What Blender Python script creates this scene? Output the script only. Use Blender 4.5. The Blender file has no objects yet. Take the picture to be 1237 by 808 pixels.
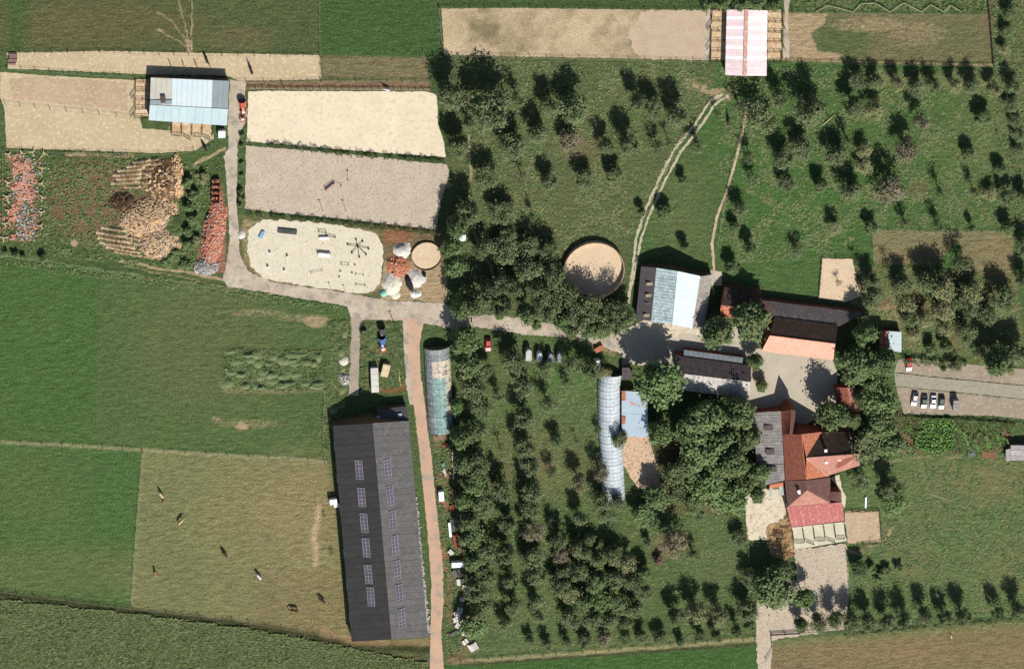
import bpy, bmesh, math, random
import numpy as np
from mathutils import Vector, Matrix
random.seed(7); np.random.seed(7)
S = bpy.context.scene
COL = S.collection
# ---------------------------------------------------------------- camera, sky, sun, exposure
CAM = Vector((-.12, .45, 1.0)).normalized() * 1650.0
FW = (-CAM).normalized()
UP = (Vector((0, 1, 0)) - FW * FW.y).normalized()
RT = FW.cross(UP).normalized()
PXM = .245                                  # metres per photo pixel at the centre
FPX = 1650.0 / PXM
camd = bpy.data.cameras.new('camera'); cam = bpy.data.objects.new('camera', camd); COL.objects.link(cam)
cam.matrix_world = Matrix.Translation(CAM) @ Matrix((RT, UP, -FW)).transposed().to_4x4()
camd.sensor_fit = 'HORIZONTAL'; camd.sensor_width = 36; camd.lens = 36 * FPX / 1237
camd.clip_start = 10; camd.clip_end = 20000
S.camera = cam
SUND = Vector((.32, -.95, 1.0)).normalized()          # towards the sun
w = bpy.data.worlds.new('World'); S.world = w; w.use_nodes = True
nt = w.node_tree; sky = nt.nodes.new('ShaderNodeTexSky'); sky.sky_type = 'NISHITA'; sky.sun_disc = False
sky.sun_elevation = math.asin(SUND.z); sky.sun_rotation = math.atan2(SUND.x, SUND.y)
nt.links.new(sky.outputs[0], nt.nodes['Background'].inputs[0]); nt.nodes['Background'].inputs[1].default_value = .075
sl = bpy.data.lights.new('sun', 'SUN'); sl.energy = 4.9; sl.angle = math.radians(.5); sl.color = (1, .965, .92)
so = bpy.data.objects.new('sun', sl); COL.objects.link(so); so.rotation_euler = SUND.to_track_quat('Z', 'Y').to_euler()
S.view_settings.view_transform = 'Standard'; S.view_settings.look = 'None'
S.view_settings.exposure = 0.1; S.view_settings.gamma = 1.0
S.cycles.max_bounces = 5; S.cycles.diffuse_bounces = 2
# ---------------------------------------------------------------- helpers
def G(px, py, z=0.0):
    """point at height z seen at photo position px,py"""
    d = FW * FPX + RT * (px - 618.5) - UP * (py - 404.0)
    t = (z - CAM.z) / d.z
    return CAM + d * t
def G2(px, py): p = G(px, py); return p.x, p.y
def lin(r, g, b):
    f = lambda v: (v/255/12.92 if v/255 <= .04045 else ((v/255+.055)/1.055)**2.4)
    return (f(r), f(g), f(b))
def tag(o, label=None, cat=None, group=None, kind=None):
    if label: o['label'] = label
    if cat: o['category'] = cat
    if group: o['group'] = group
    if kind: o['kind'] = kind
    return o
def empty(name, loc, rz=0, label=None, cat=None, group=None):
    o = bpy.data.objects.new(name, None); COL.objects.link(o); o.location = loc; o.rotation_euler = (0, 0, rz)
    return tag(o, label, cat, group)
class MB:
    def __init__(s): s.v = []; s.f = []; s.m = []
    def quad(s, *p, m=0):
        n = len(s.v); s.v += [tuple(q) for q in p]; s.f.append(tuple(range(n, n+len(p)))); s.m.append(m)
    def box(s, c, d, rz=0, m=0, tilt=None):
        R = Matrix.Rotation(rz, 3, 'Z')
        if tilt is not None: R = R @ tilt
        n = len(s.v); c = Vector(c)
        for x in (-.5, .5):
            for y in (-.5, .5):
                for z in (-.5, .5): s.v.append(tuple(c + R @ Vector((x*d[0], y*d[1], z*d[2]))))
        for f in ((0,1,3,2),(4,6,7,5),(0,4,5,1),(2,3,7,6),(0,2,6,4),(1,5,7,3)): s.f.append(tuple(n+i for i in f)); s.m.append(m)
        return s
    def bar(s, a, b, t, t2=None, m=0):
        a = Vector(a); b = Vector(b); d = (b-a); L = d.length
        if L < 1e-5: return s
        q = d.to_track_quat('X', 'Z').to_matrix(); c = (a+b)/2; n = len(s.v); t2 = t2 or t
        for x in (-.5, .5):
            for y in (-.5, .5):
                for z in (-.5, .5): s.v.append(tuple(c + q @ Vector((x*L, y*t, z*t2))))
        for f in ((0,1,3,2),(4,6,7,5),(0,4,5,1),(2,3,7,6),(0,2,6,4),(1,5,7,3)): s.f.append(tuple(n+i for i in f)); s.m.append(m)
        return s
    def tube(s, pts, rs, k=6, m=0, cap=True):
        rings = []; pts = [Vector(p) for p in pts]
        for i, p in enumerate(pts):
            d = (pts[min(i+1, len(pts)-1)] - pts[max(i-1, 0)]).normalized()
            q = d.to_track_quat('Z', 'Y').to_matrix(); r = rs[i] if hasattr(rs, '__len__') else rs
            n = len(s.v); s.v += [tuple(p + q @ Vector((r*math.cos(a), r*math.sin(a), 0))) for a in (2*math.pi*j/k for j in range(k))]
            rings.append(n)
        for a, b in zip(rings, rings[1:]):
            for j in range(k): s.f.append((a+j, a+(j+1)%k, b+(j+1)%k, b+j)); s.m.append(m)
        if cap:
            s.f.append(tuple(rings[0]+j for j in reversed(range(k)))); s.m.append(m)
            s.f.append(tuple(rings[-1]+j for j in range(k))); s.m.append(m)
        return s
    def mesh(s, name, mats):
        me = bpy.data.meshes.new(name); me.from_pydata(s.v, [], s.f)
        for m in (mats if isinstance(mats, (list, tuple)) else [mats]): me.materials.append(m)
        if any(s.m): me.polygons.foreach_set('material_index', s.m)
        me.update(); return me
    def build(s, name, mats, parent=None, smooth=False, **k):
        me = s.mesh(name, mats)
        if smooth: me.polygons.foreach_set('use_smooth', [True]*len(me.polygons))
        return link(name, me, parent, **k)
def link(name, me, parent=None, **k):
    o = bpy.data.objects.new(name, me); COL.objects.link(o)
    if parent: o.parent = parent
    return tag(o, **k) if k else o
def copy_tree(o, parent=None):
    c = o.copy(); COL.objects.link(c)
    if parent: c.parent = parent
    for ch in o.children: copy_tree(ch, c)
    return c
# ---------------------------------------------------------------- materials
def N(nt, t, **k):
    n = nt.nodes.new(t)
    for a, b in k.items(): setattr(n, a, b)
    return n
def mixc(nt, fac, a, b, mode='MIX'):
    n = N(nt, 'ShaderNodeMix', data_type='RGBA', blend_type=mode)
    for s, v in ((0, fac), (6, a), (7, b)):
        if isinstance(v, bpy.types.NodeSocket): nt.links.new(v, n.inputs[s])
        elif s == 0: n.inputs[0].default_value = v
        else: n.inputs[s].default_value = (*v[:3], 1)
    return n.outputs[2]
def noise(nt, co, scale, detail=6, rough=.6, stretch=None, dist=0):
    if stretch:
        mp = N(nt, 'ShaderNodeMapping'); mp.inputs['Scale'].default_value = stretch[:3]
        if len(stretch) > 3: mp.inputs['Rotation'].default_value = (0, 0, stretch[3])
        nt.links.new(co, mp.inputs[0]); co = mp.outputs[0]
    n = N(nt, 'ShaderNodeTexNoise'); n.inputs['Scale'].default_value = scale; n.inputs['Detail'].default_value = detail
    n.inputs['Roughness'].default_value = rough; n.inputs['Distortion'].default_value = dist
    nt.links.new(co, n.inputs['Vector']); return n.outputs[0]
def ramp(nt, v, a, b, lo=0., hi=1.):
    n = N(nt, 'ShaderNodeMapRange'); n.inputs[1].default_value = a; n.inputs[2].default_value = b
    n.inputs[3].default_value = lo; n.inputs[4].default_value = hi; nt.links.new(v, n.inputs[0]); return n.outputs[0]
def math_(nt, op, a, b=None):
    n = N(nt, 'ShaderNodeMath', operation=op)
    for i, v in enumerate((a, b)):
        if v is None: continue
        if isinstance(v, bpy.types.NodeSocket): nt.links.new(v, n.inputs[i])
        else: n.inputs[i].default_value = v
    return n.outputs[0]
def bumpn(nt, h, dist, strength=1.0):
    b = N(nt, 'ShaderNodeBump'); b.inputs['Distance'].default_value = dist; b.inputs['Strength'].default_value = strength
    nt.links.new(h, b.inputs['Height']); return b.outputs[0]
MATS = {}; LEAF = 1.3
def mat(name, c1, c2=None, c3=None, s1=.25, s2=1.5, fine=3.0, amp=.25, t3=(.52, .62), bump=.05, rough=.9, metal=0, wave=None, rnd=0, stretch=None, spec=.2, trans=0):
    """c1<->c2 by broad noise, c3 in patches, fine value grain amp, bump in m; wave=(axis, per metre, depth) for corrugation"""
    if name in MATS: return MATS[name]
    m = bpy.data.materials.new(name); m.use_nodes = True; nt = m.node_tree; B = nt.nodes['Principled BSDF']
    co = N(nt, 'ShaderNodeTexCoord').outputs['Object']
    col = None
    n1 = noise(nt, co, s1, 6, .65, stretch)
    f1 = ramp(nt, n1, .36, .64)
    col = mixc(nt, f1, c1, c2 or c1)
    if c3: col = mixc(nt, ramp(nt, noise(nt, co, s2, 7, .65, stretch), *t3), col, c3)
    nf = noise(nt, co, fine, 5, .7, stretch)
    g = ramp(nt, nf, .3, .7, 1-amp, 1+amp)
    cc = N(nt, 'ShaderNodeCombineXYZ')
    for i in range(3): nt.links.new(g, cc.inputs[i])
    col = mixc(nt, 1.0, col, cc.outputs[0], 'MULTIPLY')
    if rnd:
        oi = N(nt, 'ShaderNodeObjectInfo'); v = ramp(nt, oi.outputs['Random'], 0, 1, 1-rnd, 1+rnd)
        c2_ = N(nt, 'ShaderNodeCombineXYZ')
        for i in range(3): nt.links.new(v, c2_.inputs[i])
        col = mixc(nt, 1.0, col, c2_.outputs[0], 'MULTIPLY')
    nt.links.new(col, B.inputs['Base Color'])
    h = nf; d = bump
    if wave:
        wv = N(nt, 'ShaderNodeTexWave', wave_type='BANDS', bands_direction=wave[0]); wv.inputs['Scale'].default_value = wave[1]
        nt.links.new(co, wv.inputs[0]); h = wv.outputs['Fac']; d = wave[2]
    if d: nt.links.new(bumpn(nt, h, d), B.inputs['Normal'])
    B.inputs['Roughness'].default_value = rough; B.inputs['Metallic'].default_value = metal
    B.inputs['Specular IOR Level'].default_value = spec
    if trans: B.inputs['Transmission Weight'].default_value = trans
    MATS[name] = m; return m
def leafmat(name, a, b, c=None, t=.25):
    m = bpy.data.materials.new(name); m.use_nodes = True; nt = m.node_tree; B = nt.nodes['Principled BSDF']
    a, b, c = [tuple(v*LEAF for v in q) if q else None for q in (a, b, c)]
    co = N(nt, 'ShaderNodeTexCoord').outputs['Object']
    oi = N(nt, 'ShaderNodeObjectInfo').outputs['Random']
    col = mixc(nt, ramp(nt, noise(nt, co, .9, 4, .7), .38, .62), a, b)
    col = mixc(nt, ramp(nt, oi, 0, 1, 0, .55), col, c or a)
    g = ramp(nt, noise(nt, co, 5, 2, .6), .3, .7, .6, 1.4); cc = N(nt, 'ShaderNodeCombineXYZ')
    for i in range(3): nt.links.new(g, cc.inputs[i])
    col = mixc(nt, 1.0, col, cc.outputs[0], 'MULTIPLY'); nt.links.new(col, B.inputs['Base Color'])
    B.inputs['Roughness'].default_value = .75; B.inputs['Specular IOR Level'].default_value = .15
    MATS[name] = m; return m
# ---------------------------------------------------------------- the ground sheet
st = 2.0
def axis(lo, hi, out): return [-o for o in reversed(out)] + list(np.arange(lo, hi+.1, st)) + [hi + o for o in out]
XS = axis(-30, 1268, [60, 200, 500, 1200, 3000, 6500]); YS = axis(-30, 840, [60, 200, 500, 1200, 2800, 5500])
X, Y = np.meshgrid(np.array(XS), np.array(YS))
def rays(X, Y, z=0.0):
    d = [FW[i]*FPX + RT[i]*(X-618.5) - UP[i]*(Y-404.0) for i in range(3)]
    t = (z-CAM.z)/d[2]
    return CAM.x + d[0]*t, CAM.y + d[1]*t
def sm(v, a, b): t = np.clip((v-a)/(b-a), 0, 1); return t*t*(3-2*t)
def vnoise(X, Y, s, seed):
    r = np.random.RandomState(seed); T = r.rand(128, 128); x = X/s + 1000; y = Y/s + 1000
    xi = np.floor(x).astype(int); yi = np.floor(y).astype(int); fx = x-xi; fy = y-yi; fx = fx*fx*(3-2*fx); fy = fy*fy*(3-2*fy)
    g = lambda a, b: T[a % 128, b % 128]
    return (g(xi, yi)*(1-fx)+g(xi+1, yi)*fx)*(1-fy) + (g(xi, yi+1)*(1-fx)+g(xi+1, yi+1)*fx)*fy
def fbm(X, Y, s, seed): return sum(vnoise(X, Y, s/2**i, seed+i)*.5**i for i in range(4))/1.875
wob = (fbm(X, Y, 14, 3)-.5)
def insd(P, soft=2.0, wb=0.0):
    """soft polygon mask, P in photo px"""
    x = X + wb*wob*2; y = Y + wb*(fbm(X, Y, 14, 13)-.5)*2
    ins = np.zeros_like(X, bool); dist = np.full_like(X, 1e9); n = len(P)
    for i in range(n):
        x1, y1 = P[i]; x2, y2 = P[(i+1) % n]
        if y1 != y2:
            c = ((y1 > y) != (y2 > y)) & (x < (x2-x1)*(y-y1)/(y2-y1)+x1); ins ^= c
        dx, dy = x2-x1, y2-y1; t = np.clip(((x-x1)*dx+(y-y1)*dy)/(dx*dx+dy*dy+1e-9), 0, 1)
        dist = np.minimum(dist, np.hypot(x-x1-t*dx, y-y1-t*dy))
    return sm(np.where(ins, dist, -dist), -soft, soft)
def line(P, wd, soft=2.0, wb=3.0):
    x = X + wb*wob*2; y = Y + wb*(fbm(X, Y, 14, 23)-.5)*2; dist = np.full_like(X, 1e9)
    for (x1, y1), (x2, y2) in zip(P, P[1:]):
        dx, dy = x2-x1, y2-y1; t = np.clip(((x-x1)*dx+(y-y1)*dy)/(dx*dx+dy*dy+1e-9), 0, 1)
        dist = np.minimum(dist, np.hypot(x-x1-t*dx, y-y1-t*dy))
    return 1 - sm(dist, wd-soft, wd+soft)
def ell(cx, cy, rx, ry, soft=.5):
    d = np.hypot((X-cx)/rx, (Y-cy)/ry); return 1 - sm(d, 1-soft, 1+soft)
T = np.zeros(X.shape+(3,)); T[:] = lin(74, 93, 56)
W = np.zeros(X.shape+(3,))               # noise-broken patches: sand, brick, bare soil
def paint(mask, rgb): T[:] = T*(1-mask[..., None]) + np.array(lin(*rgb))*mask[..., None]
def wt(ch, mask): W[..., ch] = np.maximum(W[..., ch], mask)
# colours of the meadows and fields (albedo of the grass itself)
paint(insd([(-999, -999), (530, -999), (530, 68), (386, 66), (8, 64), (-999, 60)]), (76, 88, 54))
paint(ell(110, 30, 130, 28, .6)*.8, (94, 90, 60)); paint(insd([(386, -999), (529, -999), (529, 70), (386, 66)]), (62, 88, 47))
paint(ell(290, 48, 42, 16, .3)*.7, (98, 94, 64)); paint(ell(20, 20, 14, 60)*.7, (62, 88, 46))
paint(insd([(530, 10), (530, -999), (1900, -999), (1900, 12), (958, 14), (850, 12)]), (62, 84, 46))
paint(insd([(946, 16), (1195, 18), (1199, 76), (946, 72)]), (106, 103, 72))
paint(ell(1015, 50, 40, 26)*.7, (72, 92, 54)); paint(ell(1150, 40, 30, 16)*.5, (84, 98, 58))
paint(insd([(-999, 310), (0, 309), (290, 352), (418, 374), (405, 505), (392, 556), (0, 533), (-999, 500)]), (76, 97, 56))
paint(insd([(-999, 309), (0, 309), (122, 322), (112, 540), (0, 533), (-999, 533)])*.8, (66, 96, 49))
paint(ell(250, 420, 90, 80)*.35, (102, 100, 68))
paint(insd([(-999, 500), (0, 533), (172, 543), (158, 733), (0, 714), (-999, 700)]), (70, 98, 53))
paint(ell(70, 690, 130, 30)*.6, (96, 104, 64)); paint(ell(40, 590, 60, 60)*.3, (88, 100, 60))
paint(insd([(172, 543), (396, 557), (404, 620), (425, 782), (158, 733)]), (118, 117, 78))
paint(insd([(172, 543), (248, 550), (246, 745), (158, 733)])*.6, (107, 115, 75)); paint(insd([(305, 690), (415, 690), (425, 780), (305, 760)])*.6, (120, 110, 76))
paint(ell(360, 620, 60, 70)*.6, (132, 123, 86)); paint(ell(200, 700, 50, 40)*.5, (106, 112, 74))
paint(line([(385, 612), (380, 650), (383, 680)], 3, 3)*.8, (176, 155, 120)); paint(line([(160, 735), (166, 640), (174, 545)], 1.3, 1.5, 1)*.6, (126, 128, 92))
paint(line([(0, 533), (170, 543), (396, 557)], 1.8, 1.6, 2)*.75, (140, 138, 100))
paint(insd([(0, 182), (8, 180), (268, 184), (278, 340), (140, 320), (0, 306)]), (72, 90, 50))
paint(ell(110, 240, 62, 50, .4)*.8, (92, 84, 56)); paint(ell(120, 250, 40, 34, .5)*.8, (128, 102, 76))
# middle wood and orchards
paint(insd([(536, 66), (868, 72), (868, 100), (762, 280), (755, 370), (560, 380), (540, 300)]), (84, 94, 60))
paint(ell(690, 240, 80, 40, .6)*.6, (90, 96, 62)); paint(ell(745, 175, 60, 40, .6)*.4, (78, 96, 56)); paint(ell(700, 175, 26, 18, .7)*.6, (116, 98, 76))
paint(insd([(868, 72), (1228, 78), (1240, 345), (980, 360), (862, 330), (762, 320), (775, 250), (860, 120)]), (70, 97, 53))
paint(ell(830, 260, 45, 70, .6)*.7, (88, 99, 62)); paint(ell(960, 250, 90, 60, .5)*.6, (64, 98, 48))
paint(ell(1190, 150, 50, 90, .6)*.4, (96, 104, 66)); paint(line([(1030, 95), (1225, 100)], 8, 6)*.55, (128, 124, 86))
paint(insd([(1208, -60), (1300, -60), (1300, 330), (1208, 260)])*.6, (98, 98, 66))
paint(insd([(1054, 278), (1224, 280), (1226, 330), (1168, 332), (1156, 290), (1128, 322), (1056, 318)]), (118, 112, 80))
paint(insd([(1000, 320), (1228, 330), (1237, 430), (1170, 430), (1090, 420), (1040, 390)])*.8, (112, 104, 72))
paint(ell(1200, 420, 50, 40)*.6, (86, 96, 58)); paint(ell(1110, 405, 26, 10)*.6, (110, 108, 66))
paint(insd([(548, 380), (905, 480), (905, 770), (560, 790), (540, 560)]), (80, 97, 58))
paint(ell(640, 480, 70, 50, .5)*.7, (86, 102, 62)); paint(ell(650, 560, 90, 40)*.5, (104, 102, 68)); paint(ell(690, 450, 40, 30)*.6, (74, 105, 55))
paint(ell(862, 680, 30, 60)*.6, (88, 102, 64)); paint(ell(620, 745, 40, 22)*.6, (84, 96, 60)); paint(insd([(790, 500), (900, 560), (905, 620), (790, 620)])*.8, (88, 82, 58))
paint(insd([(880, 470), (1090, 470), (1090, 545), (1060, 640), (1000, 650), (1040, 560), (900, 560)])*.7, (88, 86, 60))
paint(insd([(1022, 548), (1300, 548), (1300, 740), (1037, 752), (1010, 700)]), (88, 108, 64))
paint(ell(1180, 580, 70, 24, .5)*.7, (116, 110, 74)); paint(ell(1100, 665, 26, 40, .6)*.6, (108, 106, 72)); paint(ell(1220, 690, 40, 30)*.5, (108, 108, 72)); paint(ell(1050, 650, 20, 16)*.6, (74, 98, 50))
paint(insd([(934, 778), (1010, 768), (1300, 744), (1300, 999), (930, 999), (926, 800)], 2, 2), (118, 108, 76)); paint(ell(1130, 790, 150, 12)*.5, (128, 112, 80))
paint(line([(936, 776), (1080, 766), (1237, 752)], 5, 3)*.6, (112, 116, 74))
paint(insd([(538, 805), (735, 792), (915, 780), (925, 999), (538, 999)], 2, 2), (62, 92, 46))
paint(line([(548, 800), (735, 786), (915, 772), (925, 778)], 2.3, 1.6, 2)*.8, (152, 144, 102)); paint(line([(555, 803), (735, 790), (905, 778)], 1.2, 1.2, 1)*.9, (62, 54, 38))
paint(line([(0, 717), (120, 733), (280, 752), (380, 768), (430, 779), (520, 785)], 4.5, 2, 2)*.9, (52, 56, 34))
paint(line([(390, 763), (432, 776), (520, 775)], 4, 3)*.7, (146, 122, 88))
paint(insd([(-999, 719), (0, 721), (280, 756), (425, 784), (520, 790), (520, 999), (-999, 999)]), (84, 86, 56))
paint(insd([(524, 515), (562, 515), (566, 800), (540, 800)])*.8, (110, 96, 68)); paint(line([(535, 570), (540, 700)], 5, 3)*.6, (156, 112, 84))
paint(line([(0, 318), (100, 318), (270, 347), (420, 366)], 3.5, 2.5)*.6, (58, 80, 44)); paint(line([(0, 309), (150, 330), (280, 352)], 1.2, 1.2, 2)*.5, (136, 142, 104))
paint(insd([(388, 68), (517, 70), (517, 96), (388, 94)]), (112, 106, 76)); paint(insd([(275, 98), (520, 98), (520, 109), (296, 108)]), (124, 104, 80))
paint(insd([(460, 270), (540, 277), (536, 322), (460, 318)]), (112, 100, 72)); wt(0, insd([(464, 316), (540, 318), (540, 366), (460, 362)], 3, 3)*1.0); paint(ell(478, 285, 20, 8)*.8, (140, 92, 62))
paint(insd([(286, 258), (462, 272), (462, 360), (300, 352), (280, 300)]), (92, 98, 62)); wt(0, insd([(290, 262), (460, 276), (464, 350), (450, 358), (316, 342), (292, 318)], 5, 3)*.55)
paint(insd([(434, 388), (484, 388), (487, 470), (436, 474)]), (88, 92, 56)); paint(ell(470, 466, 22, 8)*.8, (132, 88, 60))
paint(insd([(408, 390), (425, 385), (424, 480), (400, 500), (392, 560), (386, 540), (398, 450)])*.8, (80, 98, 56))
paint(insd([(270, 420), (392, 422), (394, 462), (270, 462)], 3, 3)*.85, (66, 84, 46)); paint(insd([(270, 462), (392, 462), (394, 474), (270, 474)], 3, 3)*.85, (128, 122, 86))
# broken patches
for a in ((310, 378, 44, 6, .46), (365, 384, 40, 7, .46), (382, 388, 18, 9, .62), (300, 512, 54, 8, .44), (292, 515, 10, 6, .7), (262, 506, 10, 5, .5), (416, 455, 6, 10, .9), (418, 437, 6, 6, .8), (330, 468, 60, 5, .4), (1060, 480, 9, 8, .5)): wt(0, ell(*a[:4], .5)*a[4])
wt(0, ell(935, 45, 0.1, .1)); wt(0, insd([(946, 16), (1000, 17), (996, 30), (980, 40), (988, 62), (1020, 66), (1010, 74), (946, 72)], 6)*.98); wt(0, ell(1050, 30, 60, 12)*.5); wt(0, ell(1110, 40, 50, 20)*.45)
for p in ([(229, 62), (222, 45), (205, 25), (188, 14)], [(229, 62), (226, 40), (215, 0), (210, -40)], [(231, 62), (231, 30), (232, -20)], [(226, 58), (205, 45), (190, 36)]): wt(0, line(p, 1.6, 2.2)*.72)
wt(0, line([(228, 52), (230, 66)], 3.5, 2))
wt(0, line([(566, 120), (565, 135), (568, 190), (568, 245), (570, 270)], 2, 2)*.85); wt(0, line([(568, 268), (575, 290), (592, 322), (596, 340)], 1.8, 1.6)*.9)
wt(0, line([(145, 316), (200, 325), (260, 336), (285, 343)], 2.2, 1.8)*.85); wt(0, line([(150, 323), (200, 331), (260, 345), (290, 352)], 1.2, 1.6)*.7); wt(0, line([(234, 202), (250, 190), (272, 180)], 2, 1.6)*.95)
wt(0, ell(52, 235, 6, 6, .5)*0); wt(0, ell(90, 293, 5, 7)*.8); wt(0, line([(80, 186), (160, 188)], 3, 3)*.75)
wt(0, line([(830, 100), (858, 112), (880, 116)], 6, 5)*.75); wt(0, ell(872, 114, 14, 8)*.95); wt(0, ell(842, 105, 18, 5)*.6)
wt(0, line([(1065, 560), (1100, 553), (1160, 552)], 3, 3)*.5); wt(0, ell(1040, 345, 26, 16)*.4); wt(0, ell(1078, 380, 30, 16)*.5); wt(0, line([(1000, 662), (1040, 668), (1070, 652), (1080, 630)], 2.4, 2)*.7); wt(0, line([(600, 385), (680, 400), (740, 425)], 8, 5)*.5)
wt(0, insd([(560, 780), (900, 765), (900, 775), (560, 795)], 4)*.35); wt(0, ell(395, 340, 80, 8, .4)*.5)
wt(1, insd([(10, 190), (22, 183), (34, 195), (46, 212), (48, 282), (40, 294), (26, 293), (10, 272), (14, 230)], 5, 3)*.84); wt(1, insd([(236, 300), (270, 215), (276, 330), (240, 332)], 4, 2)*.7); wt(1, line([(541, 600), (541, 690)], 6, 4)*.5); wt(1, ell(905, 350, .1, .1)); wt(1, ell(1190, 484, 9, 5)*.6); wt(1, ell(484, 286, 22, 8, .6)*.5)
for a in ((125, 245, 64, 50, .95), (90, 212, 30, 14, .5), (150, 295, 60, 12, .6), (425, 425, 8, 40, .35), (395, 515, 6, 40, .6), (1195, 20, 12, 60, .5), (700, 172, 24, 14, .5), (1110, 228, 20, 14, .5), (805, 660, 24, 18, .6), (1090, 360, 60, 20, .6), (1100, 510, 14, 8, .7), (660, 560, 20, 20, .5), (400, 620, 8, 60, .4), (850, 590, 40, 30, .7), (640, 760, 100, 14, .25)): wt(2, ell(*a[:4], .6)*a[4])
wt(0, insd([(308, 376), (405, 384), (404, 392), (306, 382)], 4, 3)*.38)
wt(2, insd([(1090, 505), (1225, 507), (1222, 545), (1088, 548)], 3, 2)*.8)
def ground_material(name):
    m = bpy.data.materials.new(name); m.use_nodes = True; nt = m.node_tree; B = nt.nodes['Principled BSDF']
    co = N(nt, 'ShaderNodeTexCoord').outputs['Object']
    t = N(nt, 'ShaderNodeAttribute', attribute_name='tint').outputs['Color']
    ws = N(nt, 'ShaderNodeSeparateColor'); nt.links.new(N(nt, 'ShaderNodeAttribute', attribute_name='patch').outputs['Color'], ws.inputs[0])
    big = noise(nt, co, .045, 8, .7); mid = noise(nt, co, .5, 6, .7, dist=.4); fin = noise(nt, co, 2.2, 6, .75); strk = noise(nt, co, .8, 4, .7, (.3, 1.6, 1))
    # hue drift between yellower and greener grass
    yel = N(nt, 'ShaderNodeCombineXYZ'); yel.inputs[0].default_value = 1.5; yel.inputs[1].default_value = 1.38; yel.inputs[2].default_value = 1.4
    grn = N(nt, 'ShaderNodeCombineXYZ'); grn.inputs[0].default_value = 1.3; grn.inputs[1].default_value = 1.27; grn.inputs[2].default_value = 1.32
    hue = mixc(nt, ramp(nt, math_(nt, 'ADD', math_(nt, 'MULTIPLY', big, .6), math_(nt, 'MULTIPLY', mid, .4)), .42, .58), grn.outputs[0], yel.outputs[0])
    col = mixc(nt, 1.0, t, hue, 'MULTIPLY')
    col = mixc(nt, ramp(nt, noise(nt, co, 1.1, 8, .85), .53, .68, 0, .6), col, lin(146, 142, 100))
    col = mixc(nt, ramp(nt, noise(nt, co, .8, 8, .85, dist=.6), .52, .68, 0, .5), col, lin(56, 78, 42))
    br = noise(nt, co, .8, 10, .8, dist=.3)
    def patch(i, a, b):
        nonlocal col
        f = ramp(nt, math_(nt, 'ADD', math_(nt, 'MULTIPLY', ws.outputs[i], .75), math_(nt, 'MULTIPLY', br, .9)), .72, .96)
        f = math_(nt, 'MULTIPLY', f, ramp(nt, ws.outputs[i], .02, .12))
        col = mixc(nt, f, col, mixc(nt, ramp(nt, fin, .4, .6), a, b))
    patch(2, lin(112, 92, 68), lin(140, 116, 88)); patch(1, lin(188, 112, 80), lin(128, 118, 108)); patch(0, lin(196, 172, 134), lin(168, 145, 112))
    v = ramp(nt, math_(nt, 'ADD', math_(nt, 'MULTIPLY', fin, .6), math_(nt, 'MULTIPLY', strk, .4)), .4, .6, .62, 1.4)
    cc = N(nt, 'ShaderNodeCombineXYZ')
    for i in range(3): nt.links.new(v, cc.inputs[i])
    nt.links.new(mixc(nt, 1.0, col, cc.outputs[0], 'MULTIPLY'), B.inputs['Base Color'])
    hh = math_(nt, 'ADD', math_(nt, 'MULTIPLY', fin, .35), math_(nt, 'MULTIPLY', mid, .65))
    nt.links.new(bumpn(nt, hh, 1.7), B.inputs['Normal']); B.inputs['Roughness'].default_value = .95; B.inputs['Specular IOR Level'].default_value = .05
    return m
gx, gy = rays(X, Y)
nr, nc = X.shape
co = np.stack([gx.ravel(), gy.ravel(), np.zeros(gx.size)], 1)
idx = np.arange(nr*nc).reshape(nr, nc)
fc = np.stack([idx[1:, :-1], idx[1:, 1:], idx[:-1, 1:], idx[:-1, :-1]], -1).reshape(-1, 4)
me = bpy.data.meshes.new('ground'); me.vertices.add(len(co)); me.vertices.foreach_set('co', co.ravel())
me.loops.add(fc.size); me.loops.foreach_set('vertex_index', fc.ravel()); me.polygons.add(len(fc)); me.polygons.foreach_set('loop_start', np.arange(0, fc.size, 4)); me.update(); me.validate()
for nm, A in (('tint', T), ('patch', W)):
    a = me.color_attributes.new(nm, 'FLOAT_COLOR', 'POINT'); a.data.foreach_set('color', np.concatenate([A.reshape(-1, 3), np.ones((nr*nc, 1))], 1).ravel())
me.materials.append(ground_material('meadow_grass'))
link('ground', me, kind='structure')
# ---------------------------------------------------------------- sheets laid on the ground
ZL = [0.02]
def dens(P, step, jit, closed=True, seed=0):
    r = random.Random(seed); out = []; n = len(P)
    for i in range(n if closed else n-1):
        a = Vector(P[i]); b = Vector(P[(i+1) % n]); k = max(1, int((b-a).length/step))
        for j in range(k):
            p = a.lerp(b, j/k); out.append((p.x+r.uniform(-jit, jit), p.y+r.uniform(-jit, jit)))
    return out
def sheet(name, P, m, jit=.5, step=3, z=None):
    ZL[0] += .006; z = z or ZL[0]
    Q = dens(P, step, jit, seed=len(P)+int(P[0][0]))
    bm = bmesh.new(); vs = [bm.verts.new(G(x, y, z)) for x, y in Q]; f = bm.faces.new(vs); f.normal_update()
    if f.normal.z < 0: f.normal_flip()
    bmesh.ops.triangulate(bm, faces=[f]); me = bpy.data.meshes.new(name); bm.to_mesh(me); bm.free(); me.materials.append(m)
    return link(name, me, kind='structure')
def strip(name, P, wd, m, jit=.4):
    """band of px width wd along polyline P (wd may be a list)"""
    L = []; R = []; n = len(P); ws = wd if isinstance(wd, list) else [wd]*n
    for i in range(n):
        a = Vector(P[max(i-1, 0)]); b = Vector(P[min(i+1, n-1)]); d = (b-a).normalized(); nn = Vector((-d.y, d.x))*ws[i]/2
        p = Vector(P[i]); L.append(tuple(p+nn)); R.append(tuple(p-nn))
    return sheet(name, L + R[::-1], m, jit)
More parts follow.
